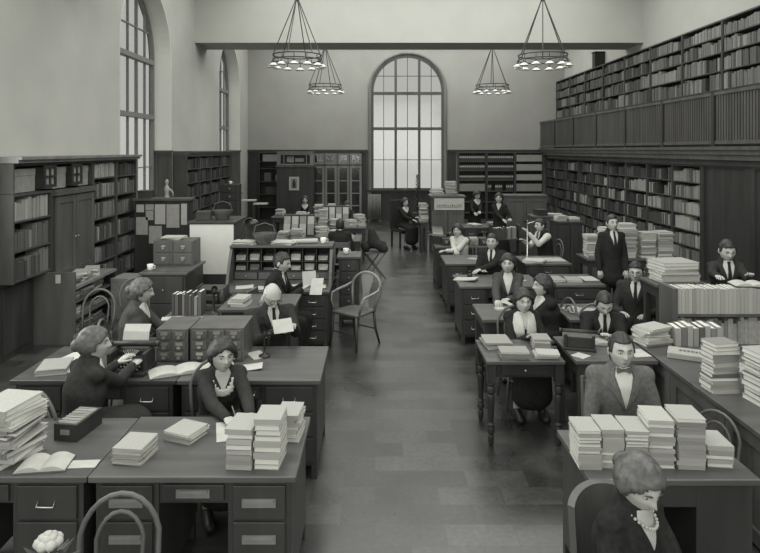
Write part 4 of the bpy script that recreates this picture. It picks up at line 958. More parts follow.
b = MB()
for ring, (n, rr, zz, sz) in enumerate(((7, .03, 1.06, .024), (5, .016, 1.075, .02), (1, 0, 1.085, .018))):
    for i in range(n): a = 2*PI*i/n+ring; b.ball((rr*math.cos(a), rr*math.sin(a), zz), (sz, sz, sz*.8), 8)
b.tube([(0, 0, .93), (0, 0, 1.06)], .004, 5); b.build('blossom', 'paper', t, smooth=True)
# ---- second row left
desk('second-row left desk by the aisle with drawers, behind the lace-collared woman', -1.5, -.41, 4.68, 5.5, handle='bail', pw=.42)
desk('second-row left desk with a typewriter, left of the card drawers', -2.76, -1.505, 4.68, 5.5, handle='bail', pw=.38, top='wood_x')
typewriter('black typewriter in front of the typist with her back turned', (-1.93, 4.9, .761), R(0), True)
W2 = pers('woman typist in dark dress with curly hair, back turned, at left', 93, 328, 4.36, 142, ((-1.97, 4.74, .87), (-1.84, 4.72, .86)), 'bentwood chair under the typist with turned back', outfit='dress', cloth='cloth_dark', female=True, hair='full', hairm='hair_mid', yaw=-38, lean=.07, seed=5)
card_cabinet('small oak card drawer block of two columns, left of its larger neighbour', (-1.67, 5.29, .761), 0, .262, .4, .265, 2, 3, 'wood_mid')
card_cabinet('larger oak card drawer block of three columns on the second-row desk', (-1.3, 5.29, .761), 0, .44, .4, .275, 3, 3, 'wood_mid')
open_book('open ledger on the left desk beside the typewriter, right of it', -1.55, 4.86, .76, .42, .2, R(25))
open_book('open book behind the lace-collared woman on the second-row desk', -1.27, 4.93, .76, .3, .2, R(20))
paper('white sheet behind the typewriter on the left desk', -2.02, 5.25, .76, .26, .2, R(10), curl=.02)
paper('loose sheet left of the typewriter on the left desk', -2.35, 5.0, .76, .21, .28, R(20))
paper('white sheet right of the lace-collared woman\'s head', -1.0, 4.95, .76, .2, .14, R(8), curl=.015)
telephone('small candlestick telephone on the second-row aisle desk', (-.93, 5.22, .761), R(10), .75)
# ---- third row
desk('third-row table with upright books and papers beside the grey-dressed woman', -2.2, -1.62, 6.28, 7.0, peds=(), handle='knob', cd=False)
desk('third-row higher desk behind the old man', -1.58, -.82, 6.22, 6.9, h=.9, handle='bail', pw=.28, nd=4)
W3 = pers('woman in grey dress with white collar facing right beside upright books', 141, 279, 5.88, 98, ((-1.86, 5.98, .82), (-1.9, 5.75, .72)), 'bentwood chair of the grey-dressed woman', outfit='dress', cloth='cloth_mid', shirt='cloth_white', female=True, hair='full', hairm='hair_mid', lean=.08, pitch=10, seed=9)
M1 = pers('bald old man in dark suit reading a paper, seated beside the aisle', 272, 283, 5.84, 30, ((-.73, 5.52, .93), (-.88, 5.46, .9)), 'wooden chair of the bald old man', 'sq', outfit='suit', cloth='cloth_dark', hair='bald', hairm='hair_grey', pitch=30, lean=.1, beard=True, glasses=True, curl=1.1, width=1.25)
b = MB(); sheet(b, 0, 0, 0, .17, .13, 0, .003, .01); o = b.build('sheet_of_paper', 'paper'); o.matrix_world = Matrix.Translation((-.80, 5.37, .975)) @ Euler((R(48), 0, R(24))).to_matrix().to_4x4(); tag(o, 'paper the bald old man holds and reads', 'paper')
r = random.Random(11); x = -2.14
for i in range(9):
    w_ = r.uniform(.026, .04); book('%s upright book, %s from the left on the third-row table' % (TN[[2, 3, 1, 4, 2, 3, 2, 5, 3][i]], ordn(i)), 'upright books on the third-row table', [2, 3, 1, 4, 2, 3, 2, 5, 3][i], MX(x, 6.52, .761, R(-4)), w_-.003, .16, r.uniform(.19, .25)); x += w_+.002
b = MB()
t = thing('letter_tray', 'two-tier wooden letter tray behind the upright books', 'letter tray', (-1.78, 6.82, .761))
for z in (.0, .11, .22): b = MB(); b.box(-.14, .14, -.13, .13, z, z+.012); b.build('tray', 'wood', t)
for sx in (-1, 1): b = MB(); b.box(sx*.146-.006, sx*.146+.006, -.12, .12, 0, .25); b.build('side', 'wood', t)
telephone('candlestick telephone on the third-row table by the letter tray', (-1.69, 6.5, .761), R(20))
for i, (x_, y_, a_) in enumerate(((-2.1, 6.4, 12), (-1.95, 6.38, -20), (-1.8, 6.4, 8))): paper('loose sheet on the front edge of the third-row table, %s' % ['left', 'middle', 'right'][i], x_, y_, .76+i*.0012*0, .14, .2, R(a_+90), curl=.0)
pile(-1.4, 6.42, .9, 3, .16, .22, (.022, .03), R(-8), [7, 6, 8], 'book', 'on the higher desk behind the old man', 'books on the higher third-row desk', 12)
pile(-1.12, 6.44, .9, 3, .15, .2, (.02, .03), R(5), [6, 7, 5], 'book', 'close behind the old man\'s head', 'books on the higher third-row desk', 13)
# ---- roll-top desk
def rolltop(label, x0, x1, y0, y1, h, top):
    t = desk(label, x0, x1, y0, y1, h, handle='bail', pw=.36, nd=4, name='pigeonhole_desk', m='wood')
    w, d = x1-x0, y1-y0; hx, hy = w/2, d/2; yf = hy-.46
    for sx in (-1, 1):
        b = MB(); pr = [(yf-.2, h), (hy-.01, h), (hy-.01, top-.03), (yf+.06, top-.03), (yf-.04, top-.16), (yf-.14, h+.14)]; x_ = sx*(hx-.02); n = len(pr)
        vs = [(x_-.018, p[0], p[1]) for p in pr]+[(x_+.018, p[0], p[1]) for p in pr]; b.add(vs, [tuple(range(n-1, -1, -1)), tuple(range(n, 2*n))]+[(i, (i+1) % n, n+(i+1) % n, n+i) for i in range(n)]); b.build('side_panel', 'wood_mid', t)
    b = MB(); b.box(-hx, hx, yf+.03, hy, top-.03, top); b.build('top_board', 'wood_top', t, bevel=.005)
    b = MB(); b.box(-hx+.04, hx-.04, hy-.03, hy-.012, h, top-.03); b.build('back_panel', 'wood_dark', t)
    b = MB(); n = 7; iw = (w-.08)
    for i in range(n+1): x_ = -hx+.04+iw*i/n; b.box(x_-.005, x_+.005, yf+.1, hy-.031, h+.12, top-.031)
    for z in (h+.12, h+.25): b.box(-hx+.04, hx-.04, yf+.1, hy-.031, z-.005, z+.005)
    b.build('pigeonholes', 'wood', t)
    for i in range(4): drawer(t, -hx+.05+iw*i/4, -hx+.03+iw*(i+1)/4, h+.01, h+.1, 'wood_mid', 'knob', y=yf+.12)
    b = MB(); b.box(-hx+.05, hx-.05, yf+.1+.02, hy-.031, h+.004, h+.114); b.build('drawer_case', 'wood', t)
    return t
rolltop('large pigeonhole desk with papers and side panels, man seated before it', -1.93, -.56, 7.62, 8.65, .76, 1.23)
r = random.Random(21)
for i in range(7):
    for j in range(2):
        x_ = -1.93+.04+1.29*(i+.12)/7; z = .76+(.126 if j == 0 else .256); n = r.randint(1, 3); b = MB(); hh = r.uniform(.03, .09) if j == 0 else r.uniform(.05, .12)
        b.box(0, .13, 0, .2, 0, hh); b.box(.01, .12, -.02, 0, .005, hh*.5); o = b.build('paper_bundle', r.choice(['paper', 'paper_mid', 'paper_mid', 'paper_dim', 'cover_3'])); o.location = (x_, 8.34, z+.001)
        tag(o, 'bundle of papers in the %s pigeonhole row, %s hole from the left' % (['lower', 'upper'][j], ordn(i)), 'papers', 'paper bundles in the pigeonholes')
M2 = pers('young man in dark suit facing right, reading letters at the pigeonhole desk', 281, 253, 7.3, 78, ((-.85, 7.5, .88), (-.86, 7.3, .86)), 'wooden chair of the man at the pigeonhole desk', 'sq', outfit='suit', cloth='cloth_black', hair='short', pitch=14, lean=.1, seed=2)
for i, (x_, y_, z_, w_, d_, rx, rz_) in enumerate(((-.78, 7.36, .95, .16, .22, 75, 20), (-.68, 7.26, .9, .15, .2, 60, -10))):
    b = MB(); sheet(b, 0, 0, 0, w_, d_, 0, .002, .02); o = b.build('letter', 'paper'); o.matrix_world = Matrix.Translation((x_, y_, z_)) @ Euler((R(rx), 0, R(rz_))).to_matrix().to_4x4(); tag(o, 'white letter held up by the man at the pigeonhole desk, %s' % ['upper one', 'lower one'][i], 'letter')
for i, (x_, y_, w_, a_) in enumerate(((-1.65, 7.85, .22, 10), (-1.4, 7.8, .25, -15), (-.75, 7.85, .25, 5), (-.95, 7.95, .2, 25))): paper('sheet lying on the pigeonhole desk, %s from the left' % ORD[i].replace('topmost', 'first'), x_, y_, .76, w_, .2, R(a_), curl=.01)
def clutter(z, items, where, group=None):
    """assorted small desk things: (kind, x, y, rz)"""
    for kind, x_, y_, a_, lab in items:
        if kind == 'box':
            b = MB(); b.box(-.09, .09, -.12, .12, 0, .07); b.box(-.094, .094, -.124, .124, .05, .075); o = b.build('cardboard_box', 'paper_dim', bevel=.003)
        elif kind == 'dark_box':
            b = MB(); b.box(-.11, .11, -.12, .12, 0, .12); b.box(-.115, .115, -.125, .125, .1, .13); o = b.build('wooden_box', 'wood', bevel=.003)
        elif kind == 'cup':
            b = MB(); b.lathe([(.025, 0), (.036, .01), (.042, .08), (.038, .08), (.03, .015)], n=14); b.tube([(.038, 0, .065), (.062, 0, .06), (.062, 0, .03), (.036, 0, .02)], .005, 6); o = b.build('cup', 'white_paint', smooth=True)
        elif kind == 'ink':
            b = MB(); b.lathe([(.035, 0), (.035, .04), (.015, .05), (.015, .065), (.02, .066), (.02, .08)], n=12); o = b.build('ink_bottle', 'black', smooth=True)
        elif kind == 'papers':
            b = MB(); rr = random.Random(int(x_*100)+7)
            for q in range(6): sheet(b, rr.uniform(-.02, .02), rr.uniform(-.02, .02), q*.0065, .22, .3, R(rr.uniform(-14, 14)), .006)
            o = b.build('paper_pile', 'paper')
        elif kind == 'roll':
            b = MB(); b.lathe([(.03, -.17), (.032, .17), (.026, .171)], (0, 0, .033), 12, T=Matrix.Rotation(R(90), 4, 'Y')); o = b.build('paper_roll', 'paper', smooth=False)
        elif kind == 'basket':
            b = MB(); b.lathe([(.1, 0), (.15, .1), (.16, .14), (.15, .14), (.1, .012)], n=18); b.tube([(-.15, 0, .13), (-.12, 0, .24), (0, 0, .28), (.12, 0, .24), (.15, 0, .13)], .008, 6); o = b.build('basket', 'cover_3')
        o.location = (x_, y_, z+.001); o.rotation_euler.z = R(a_); tag(o, lab+' '+where, {'box': 'box', 'dark_box': 'box', 'cup': 'cup', 'ink': 'ink bottle', 'papers': 'papers', 'roll': 'paper roll', 'basket': 'basket'}[kind], group)
clutter(1.23, [('papers', -1.75, 8.42, 80, 'thin heap of white sheets at the left end'), ('basket', -1.5, 8.42, 0, 'dark handled basket'), ('papers', -1.22, 8.4, 70, 'middle heap of white sheets'), ('roll', -.95, 8.42, 12, 'white rolled paper'), ('cup', -.7, 8.42, 0, 'small white cup')], 'on top of the pigeonhole desk')
def gooseneck(label, loc, rz):
    t = thing('desk_lamp', label, 'lamp', loc, rz); b = MB(); b.lathe([(.07, 0), (.07, .015), (.015, .03), (.01, .05)], n=16); b.build('base', 'black', t, smooth=True)
    b = MB(); b.tube([(0, 0, .04), (.01, 0, .22), (.05, 0, .32), (.12, 0, .34), (.17, 0, .3)], .007, 6); b.build('stem', 'iron', t, smooth=True)
    b = MB(); b.lathe([(.02, .04), (.05, .02), (.085, -.03), (.08, -.03), (.045, .012), (.015, .03)], (.17, 0, .28), 16); b.build('lamp_shade', 'iron', t, smooth=True); return t
gooseneck('dark curved desk lamp on the left end of the pigeonhole desk', (-1.83, 8.5, 1.231), R(0))
t = desk('narrow dark cabinet with a cup on top, right of the pigeonhole desk', -.54, -.2, 8.72, 9.2, h=1.0, peds=('A',), nd=5, handle='knob', name='drawer_cabinet', cat='cabinet')
clutter(1.0, [('cup', -.42, 8.95, 0, 'white cup')], 'on the narrow dark cabinet')
# ---- armchair
t = thing('bentwood_armchair', 'empty bentwood armchair with shiny curved splat standing in the aisle', 'chair', (-.26, 7.95, 0), R(-38))
b = MB(); pr = [(-.2, -.22), (.2, -.22), (.23, -.1), (.2, .2), (-.2, .2), (-.23, -.1)]; n = len(pr)
b.add([(x_, y_, .42) for x_, y_ in pr]+[(x_, y_, .455) for x_, y_ in pr], [tuple(range(n-1, -1, -1)), tuple(range(n, 2*n))]+[(i, (i+1) % n, n+(i+1) % n, n+i) for i in range(n)]); b.build('seat', 'wood_mid', t, bevel=.015)
for sx in (-1, 1):
    b = MB(); b.tube([(sx*.19, -.2, .42), (sx*.2, -.21, .2), (sx*.22, -.23, 0)], [.02, .018, .014], 8); b.build('leg', 'wood', t, smooth=True)
    b = MB(); b.tube([(sx*.17, .18, .42), (sx*.18, .2, .2), (sx*.2, .26, 0)], [.02, .018, .014], 8); b.build('leg', 'wood', t, smooth=True)
    b = MB(); b.tube([(sx*.21, -.16, .455), (sx*.25, -.17, .58), (sx*.27, -.14, .66), (sx*.28, .0, .68), (sx*.27, .14, .7), (sx*.235, .22, .74)], [.014, .014, .017, .018, .017, .014], 8); b.build('arm', 'wood_polished', t, smooth=True)
b = MB(); pts = [(-.18, .18, .455), (-.225, .22, .62)]+[(-.24*math.cos(PI*i/14), .23+.05*math.sin(PI*i/14), .7+.19*math.sin(PI*i/14)) for i in range(1, 14)]+[(.225, .22, .62), (.18, .18, .455)]
b.tube(pts, .018, 8); b.build('back_hoop', 'wood_pale', t, smooth=True)
b = MB(); zz = [.455, .52, .6, .68, .76, .83, .88]; ww = [.075, .055, .045, .065, .09, .1, .09]; vs = []
for z, w_ in zip(zz, ww): y_ = .19+.09*((z-.455)/.43)**.8; vs += [(-w_, y_-.006, z), (w_, y_-.006, z), (w_, y_+.006, z), (-w_, y_+.006, z)]
fs = [(4*i+j, 4*i+(j+1) % 4, 4*i+4+(j+1) % 4, 4*i+4+j) for i in range(6) for j in range(4)]; b.add(vs, fs+[(3, 2, 1, 0), (24, 25, 26, 27)]); b.build('splat', 'wood_polished', t, smooth=False)
b = MB(); b.tube([(-.2, -.21, .2), (.2, -.21, .2)], .009, 6); b.tube([(-.18, .2, .2), (.18, .2, .2)], .009, 6); b.build('stretcher', 'wood', t)
# ---- left middle: cabinets
desk('dark low cabinet carrying the small two-by-two drawer cabinet', -3.08, -2.45, 8.08, 8.98, h=.9, peds=('A',), nd=2, handle='knob', name='base_cabinet', cat='cabinet')
card_cabinet('small oak cabinet of four drawers stacked on a dark cabinet, left middle', (-2.8, 8.78, .901), 0, .56, .36, .34, 2, 2, 'wood_mid', handle='card')
clutter(1.24, [('papers', -2.85, 8.8, 85, 'curling heap of white sheets')], 'on the small four-drawer cabinet')
clutter(.9, [('cup', -2.99, 8.25, 0, 'small white cup')], 'on the dark low cabinet')
t = thing('screen_cabinet', 'square cabinet with a plain white front panel, left middle', 'cabinet', (-2.5, 9.5, 0))
b = MB(); b.box(-.34, .34, 0, .8, 0, 1.37); b.build('case', 'wood', t); b = MB(); b.box(-.335, .335, -.012, -.001, .6, 1.36); b.build('front_panel', 'white_paint', t)
b = MB(); b.box(-.37, .37, -.03, .82, 1.371, 1.405); b.build('top_board', 'wood', t, bevel=.005)
clutter(1.405, [('dark_box', -2.7, 9.8, 10, 'wooden box'), ('basket', -2.42, 9.85, 20, 'round handled basket')], 'on top of the white-fronted cabinet')
t = thing('notice_cabinet', 'dark cabinet with papers pinned all over its front, below the near window', 'cabinet', (-3.66, 10.62, 0))
b = MB(); b.box(-.46, .46, 0, .3, 0, 1.63); b.build('case', 'wood_dark', t); b = MB(); b.box(-.49, .49, -.03, .32, 1.631, 1.67); b.build('top_board', 'wood_mid', t, bevel=.004)
for i, (x_, z_, w_, h_) in enumerate(((-.36, 1.5, .13, .13), (-.2, 1.52, .14, .1), (-.2, 1.38, .13, .16), (-.02, 1.4, .18, .34), (.2, 1.37, .22, .4), (-.33, 1.2, .2, .3), (.39, 1.4, .1, .36), (-.1, 1.05, .22, .3))):
    b = MB(); b.box(-w_/2, w_/2, -.004, 0, -h_/2, h_/2); o = b.build('pinned_notice', 'paper_mid' if i % 3 else 'paper'); o.location = (-3.66+x_, 10.618, z_); tag(o, 'pinned paper notice on the dark cabinet, %s' % ['top left corner', 'top, second from left', 'small one below the top row', 'centre, tall', 'large right of centre', 'left, large', 'right edge, narrow', 'lowest'][i], 'notice', 'notices on the cabinet')
b = MB(); b.lathe([(.05, 0), (.05, .02), (.03, .04), (.04, .1), (.05, .16), (.03, .2), (.015, .23), (.03, .26), (.032, .29), (.01, .32)], n=14); b.tube([(.03, 0, .16), (.1, 0, .1), (.12, .0, .03)], [.02, .015, .008], 8); o = b.build('statuette', 'paper_mid', smooth=True); o.location = (-3.62, 10.78, 1.671); tag(o, 'small pale statuette on the papered cabinet below the window', 'statuette')
clutter(1.671-.001, [('dark_box', -3.98, 10.78, 5, 'small wooden box')], 'left of the statuette')
card_cabinet('tall dark narrow cabinet of drawers beside the far left pier', (-3.7, 16.0, 0), 0, .42, .42, 1.62, 1, 8, 'wood')
clutter(1.62, [('cup', -3.72, 15.95, 0, 'white cup')], 'on the tall narrow drawer cabinet')
for i, (z, w_, lab) in enumerate(((0, .4, 'lower'), (.302, .34, 'upper'))):
    b = MB(); b.box(-w_/2, w_/2, -.2, .2, 0, .3); b.box(-w_/2-.004, w_/2+.004, -.204, .204, .24, .301); o = b.build('carton', 'cover_5' if i else 'cover_4', bevel=.004); o.location = (-3.72, 9.35, z+.001*(i+1)); o.rotation_euler.z = R(8-i*14); tag(o, 'grey carton on the floor before the left bookcases, %s one' % lab, 'box')
for i in range(4): paper('newspaper lying on the floor along the low shelf case, %s from the camera' % ['first', 'second', 'third', 'fourth'][i], -3.55+(i % 2)*.05, 6.75+i*.36, 0, .3, .34, R(20*i), 'newspapers on the floor', 'paper_mid', t=.008, name='newspaper')
# ---- tables beyond the pigeonhole desk
desk('long table behind the pigeonhole desk, ends at the aisle', -1.95, -.27, 11.9, 12.75, peds=(), cd=False, name='table', cat='table')
desk('crowded table of pamphlets, second beyond the pigeonhole desk', -1.9, -.2, 13.9, 14.7, peds=(), cd=False, name='table', cat='table')
desk('far table near the panelled booth', -2.7, -.5, 16.1, 16.9, peds=(), cd=False, name='table', cat='table')
M3 = pers('dark-haired person with back turned at the long table behind the pigeonhole desk', 340, 219, 11.45, 182, None, 'wooden chair of the dark-haired person with back turned', 'sq', outfit='suit', cloth='cloth_black', hair='short', seed=4)
W4 = pers('far woman facing the camera with dark hair, nearest the panelled booth', 305, 196, 17.3, 5, ((-1.8, 16.85, .8), (-2.1, 16.85, .8)), 'wooden chair of the far woman by the booth', 'sq', outfit='dress', cloth='cloth_black', female=True, hair='full', seed=8)
M4 = pers('far person in dark clothes bent over the crowded pamphlet table', 347, 201, 15.1, 10, ((-.6, 14.65, .8), (-.85, 14.65, .8)), 'wooden chair of the far person at the pamphlet table', 'sq', outfit='suit', cloth='cloth_black', hair='short', pitch=20, lean=.12, seed=6)
tb = [('long table behind the pigeonhole desk', .76, [(-1.78, 12.12, 5, .2), (-1.5, 12.1, 6, .22), (-.55, 12.2, 2, .25)]), ('crowded pamphlet table', .76, [(-1.7, 14.2, 9, .2), (-1.45, 14.25, 7, .2), (-1.2, 14.2, 10, .2), (-.95, 14.3, 5, .2), (-.55, 14.15, 4, .22), (-.35, 14.3, 8, .2)]), ('far table near the booth', .76, [(-2.5, 16.4, 6, .2), (-1.5, 16.5, 8, .22), (-1.15, 16.4, 11, .2), (-.8, 16.5, 5, .22)])]
for wh, z, L_ in tb:
    for q, (x_, y_, n, w_) in enumerate(L_): pile(x_, y_, z, n, w_, .25, (.02, .045), R(q*9-12), [7, 6, 8, 5, 7], 'pamphlet', '%s from left, %s' % (['first', 'second', 'third', 'fourth', 'fifth', 'sixth'][q], wh), 'pamphlets on the far left tables', 200+q+int(y_*3), cat='pamphlet', name='pamphlet', jit=.02, jr=12)
def display_rack(label, x0, y0, z, n, m='paper_mid'):
    t = thing('pamphlet_rack', label, 'rack', (x0, y0, z), 0)
    b = MB(); b.box(0, n*.16, 0, .2, 0, .02); b.box(0, n*.16, .17, .19, .021, .42); b.build('frame', 'wood', t)
    for i in range(n):
        for j in range(2): b = MB(); T = Matrix.Translation((.015+i*.16, .04+j*.07, .03+j*.15)) @ Matrix.Rotation(R(-14), 4, 'X'); b.box(0, .13, 0, .012, 0, .22, T=T); b.build('pamphlet', ['paper', 'paper_mid', 'paper', 'paper_dim'][(i+j) % 4], t)
    return t
display_rack('pamphlet rack of upright booklets on the long table', -1.86, 12.45, .761, 4)
display_rack('second pamphlet rack standing on the crowded pamphlet table', -1.25, 14.46, .761, 4)
pile(-1.05, 12.3, .76, 7, .22, .26, (.02, .04), R(15), [7, 6, 8, 5], 'magazine', 'right of the rack, long table', 'magazines on the long table', 400, cat='magazine', name='magazine', jr=10)
pile(-.8, 12.55, .76, 4, .24, .26, (.02, .04), R(-15), [7, 6, 8, 5], 'magazine', 'behind the back-turned person, long table', 'magazines on the long table', 401, cat='magazine', name='magazine', jr=10)
# coat on a folding stool
t = thing('folding_stool', 'folding stool with crossed legs at the end of the long table', 'stool', (-.02, 12.1, 0), R(15))
for s in (-1, 1):
    for y_ in (-.15, .15): b = MB(); b.tube([(s*.2, y_, 0), (-s*.18, y_, .5)], .012, 6); b.build('leg', 'wood_mid', t)
b = MB(); b.box(-.2, .2, -.17, .17, .5, .52); b.build('seat', 'cloth_grey', t)
b = MB(); loft(b, [(-.16, 0, .62), (0, .03, .68), (.15, 0, .62)], [(.12, .1), (.15, .13), (.12, .1)]); loft(b, [(0, 0, .7), (-.05, 0, .92)], [.13, .07]); loft(b, [(.1, -.05, .65), (.2, -.08, .58)], [.1, .08]); me = ev_mesh(b, .02, 3)
nb2 = MB(); nb2.add([v.co for v in me.vertices], [tuple(p.vertices) for p in me.polygons]); o = nb2.build('heaped_coat', 'cloth_dark', smooth=True); o.location = (-.02, 12.1, -.0); tag(o, 'dark coat heaped on the folding stool by the aisle', 'coat')
# ================================================================ right half of the room
# turned-leg table
t = thing('turned_leg_table', 'small dark table with turned legs and newspapers, right of the aisle', 'table', (1.265, 5.49, 0))
b = MB(); b.box(-.33, .33, -.3, .3, .7, .73); b.build('tabletop', 'wood_top', t, bevel=.005); b = MB(); b.box(-.28, .28, -.25, .25, .58, .699); b.build('apron', 'wood_dark', t)
drawer(t, -.2, .2, .6, .69, 'wood_dark', 'knob', y=-.25)
for sx in (-1, 1):
    for sy in (-1, 1): b = MB(); turned_leg(b, sx*.285, sy*.25, .699); b.build('leg', 'wood_dark', t)
pile(1.1, 5.62, .73, 5, .24, .28, (.01, .018), R(4), [6, 5, 7, 6], 'newspaper', 'at the back of the turned-leg table', 'newspapers on the turned-leg table', 71, cat='newspaper', name='newspaper', jit=.008)
pile(1.19, 5.31, .73, 4, .25, .19, (.012, .02), R(-3), [5, 6, 4, 6], 'newspaper', 'at the front of the turned-leg table', 'newspapers on the turned-leg table', 72, cat='newspaper', name='newspaper', jit=.01)
pile(1.49, 5.58, .73, 5, .15, .2, (.016, .024), R(-6), [6, 5, 7, 5], 'book', 'at the right back of the turned-leg table', 'books on the turned-leg table', 73, jit=.004)
pile(1.47, 5.31, .73, 3, .2, .16, (.012, .018), R(-5), [7, 8, 6], 'pamphlet', 'at the right front of the turned-leg table', 'pamphlets on the turned-leg table', 74, cat='pamphlet', name='pamphlet')
desk('desk with a typewriter and open front, joining the long counter', 1.66, 2.34, 5.12, 5.8, peds=(), cd=False, m='wood')
typewriter('black typewriter beside the young man bent over his desk', (1.8, 5.47, .761), R(165), False).scale = (.85, .85, .85)
paper('sheet of paper beside the newspapers at the left end of the typewriter desk', 1.74, 5.24, .76, .12, .12, R(40))
open_book('open magazine under the hands of the young man bent forward', 2.1, 5.58, .76, .26, .2, R(-8), 'paper_mid', 'open_magazine')
t = thing('long_counter', 'long wooden counter running along the right border with a panelled side', 'counter', (2.36, 3.4, 0))
b = MB(); b.box(0, .8, 0, 2.42, .725, .76); b.build('countertop', 'wood_top', t, bevel=.005)
b = MB(); b.box(.05, .76, .03, 2.39, 0, .724); b.build('body', 'wood_mid', t)
for k in range(3): b = MB(); panel_board(b, lambda u, tt, z: (.05-tt, u, z), .04+k*.783, .04+(k+1)*.783-.01, .03, .72, .09, 0, .03); b.build('panel', 'wood_mid', t)
for q, (x_, y_, n, w_, d_) in enumerate(((2.5, 4.5, 13, .2, .16), (2.7, 4.28, 12, .2, .22), (2.56, 4.06, 3, .2, .2))):
    if q == 2: continue
    pile(x_, y_, .76, n, w_, d_, (.022, .036), R(6), [5, 6, 4, 7, 6, 3, 5], 'book', ['left of two on long counter', 'right of two on long counter'][q], 'books piled on the long counter', 80+q, jit=.008)
pile(2.49, 5.58, .76, 7, .26, .2, (.014, .03), R(15), [7, 8, 6, 7], 'magazine', 'before the man with spectacles on the counter', 'magazines on the long counter', 84, cat='magazine', name='magazine', jit=.02, jr=14)
t = thing('flat_parcel', 'long flat pale parcel with a dark printed band lying on the counter', 'parcel', (2.7, 5.16, .761), R(-28))
b = MB(); b.box(-.24, .24, -.1, .1, 0, .05); b.build('wrapper', 'paper_mid', t, bevel=.008); b = MB()
for i in range(9): b.box(-.15+i*.03, -.13+i*.03, -.02, .02, .0505, .0525)
b.build('printed_band', 'cover_3', t)
x = 2.66
for i in range(8):
    tn = [7, 4, 7, 6, 3, 7, 5, 7][i]; T = Matrix.Translation((x+i*.052, 5.48, .762)) @ Matrix.Rotation(R(-4), 4, 'Z') @ Matrix.Rotation(R(0), 4, 'Y')
    book('%s standing book, %s from the left on the counter before the shelf rack' % (TN[tn], ordn(i)), 'books standing on the counter', tn, T, .046, .2, .16+.01*(i % 3))
# shelf rack at the right border
t = thing('shelf_rack', 'open wooden shelf rack of pale volumes at the right border', 'shelf', (2.86, 5.95, 0))
for x_ in (0, 1.55): b = MB(); b.box(x_, x_+.05, 0, .3, 0, 1.17); b.build('side_panel', 'wood_mid', t, bevel=.003)
for z in (.3, .62, .92): b = MB(); b.box(.051, 1.549, .01, .29, z-.025, z); b.build('shelf', 'wood_mid', t)
b = MB(); b.box(.051, 1.549, .285, .299, .921, 1.1); b.build('back_panel', 'wood', t)
r = random.Random(31); x = 2.92; i = 0
while x < 4.36:
    w_ = r.uniform(.034, .045); tn = r.choice([8, 7, 7, 8, 6]); book('%s volume, %s from the left on top of the shelf rack' % (TN[tn], ordn(i)), 'pale volumes on the shelf rack', tn, MX(x, 5.975, .921, 0), w_-.002, .22, .235+r.uniform(0, .012), name='bound_volume', cat='volume'); x += w_; i += 1
stuff = MB(); shelf_books(MX(2.93, 5.98, 0, 0), 0, 1.4, .62, .28, .26, .2, [7, 6, 5, 4, 7], 33, stuff=stuff); tag(stuff.build('shelved_books', ALLT), 'books on the lower shelf of the rack at the right border', 'books', kind='stuff')
desk('tall narrow table behind the shelf rack carrying large journals', 2.88, 3.45, 6.34, 6.76, h=1.12, peds=(), cd=False, name='tall_table', cat='table')
pile(3.13, 6.54, 1.12, 7, .4, .32, (.022, .036), R(8), [7, 6, 7, 5, 7], 'journal', 'on the tall narrow table', 'large journals on the tall table', 90, cat='journal', name='journal', jit=.02, jr=7)
# near right desk and its piles
desk('near right desk under six piles of pamphlets', 1.13, 2.04, 3.27, 3.86, handle='bail', pw=.3, face='back')
for q, (x_, n, w_, hs, tn) in enumerate(((1.175, 11, .125, (.016, .021), [7, 7, 8, 6]), (1.305, 10, .12, (.017, .023), [7, 6, 5, 7]), (1.435, 11, .125, (.016, .022), [6, 7, 7, 8]), (1.575, 12, .14, (.019, .025), [7, 7, 6, 8]), (1.735, 13, .15, (.018, .024), [7, 6, 7, 5]), (1.9, 5, .14, (.018, .024), [7, 8, 6]))):
    pile(x_, 3.47+(q % 2)*.015, .76, n, w_, .2, hs, R([-3, -5, -6, -8, -9, -10][q]*.6), tn, 'pamphlet', '%s from left, near right desk' % ['first', 'second', 'third', 'fourth', 'fifth', 'sixth'][q], 'pamphlets on the near right desk', 110+q, cat='pamphlet', name='pamphlet', jit=.0035, jr=2)
M5 = pers('man in suit and bow tie facing the camera behind the near right desk', 621, 333, 4.2, -4, ((1.86, 4.0, .5), (1.44, 4.0, .5)), 'wooden chair of the man in the bow tie', 'sq', outfit='suit', cloth='cloth_grey', tie='bow', hair='flat', pitch=3, lean=.02, seed=1, width=1.08)
W5 = pers('blurred woman with full hair and bead necklace looking down, bottom right corner', 638, 455, 2.68, 30, ((1.32, 2.42, .75), (1.12, 2.4, .72)), None, outfit='dress', cloth='cloth_black', shirt=None, female=True, hair='full', hairm='hair_mid', pitch=24, yaw=-12, lean=.07, seed=12)
t = thing('curved_back_chair', 'wooden chair with a broad solid curved back under the near woman, bottom right', 'chair', (W5.location.x+.03, W5.location.y-.01, 0), R(12), CH_GROUP); t.scale = (.82, .85, 1)
b = MB(); b.box(-.22, .22, -.21, .21, .42, .45); b.build('seat', 'wood_mid', t, bevel=.012)
for sx in (-1, 1):
    for sy in (-1, 1): b = MB(); b.tube([(sx*.19, sy*.18, .42), (sx*.21, sy*.2, 0)], .02, 8); b.build('leg', 'wood_mid', t, smooth=True)
b = MB(); n = 12; vs = []
for i in range(n+1):
    a = -PI*.5*.62+PI*.62*i/n; x_, y_ = .27*math.sin(a), .0+.27*math.cos(a)
    k = (x_/.27)**2*.06; vs += [(x_*.93, y_*.93-.02, .5), (x_*1.03, y_*1.03, .5), (x_*1.08, y_*1.08+.02, .9-k), (x_*.98, y_*.98, .9-k)]
fs = [(4*i+j, 4*i+(j+1) % 4, 4*i+4+(j+1) % 4, 4*i+4+j) for i in range(n) for j in range(4)]; b.add(vs, fs+[(3, 2, 1, 0), (4*n, 4*n+1, 4*n+2, 4*n+3)]); b.build('backrest', 'wood_mid', t)
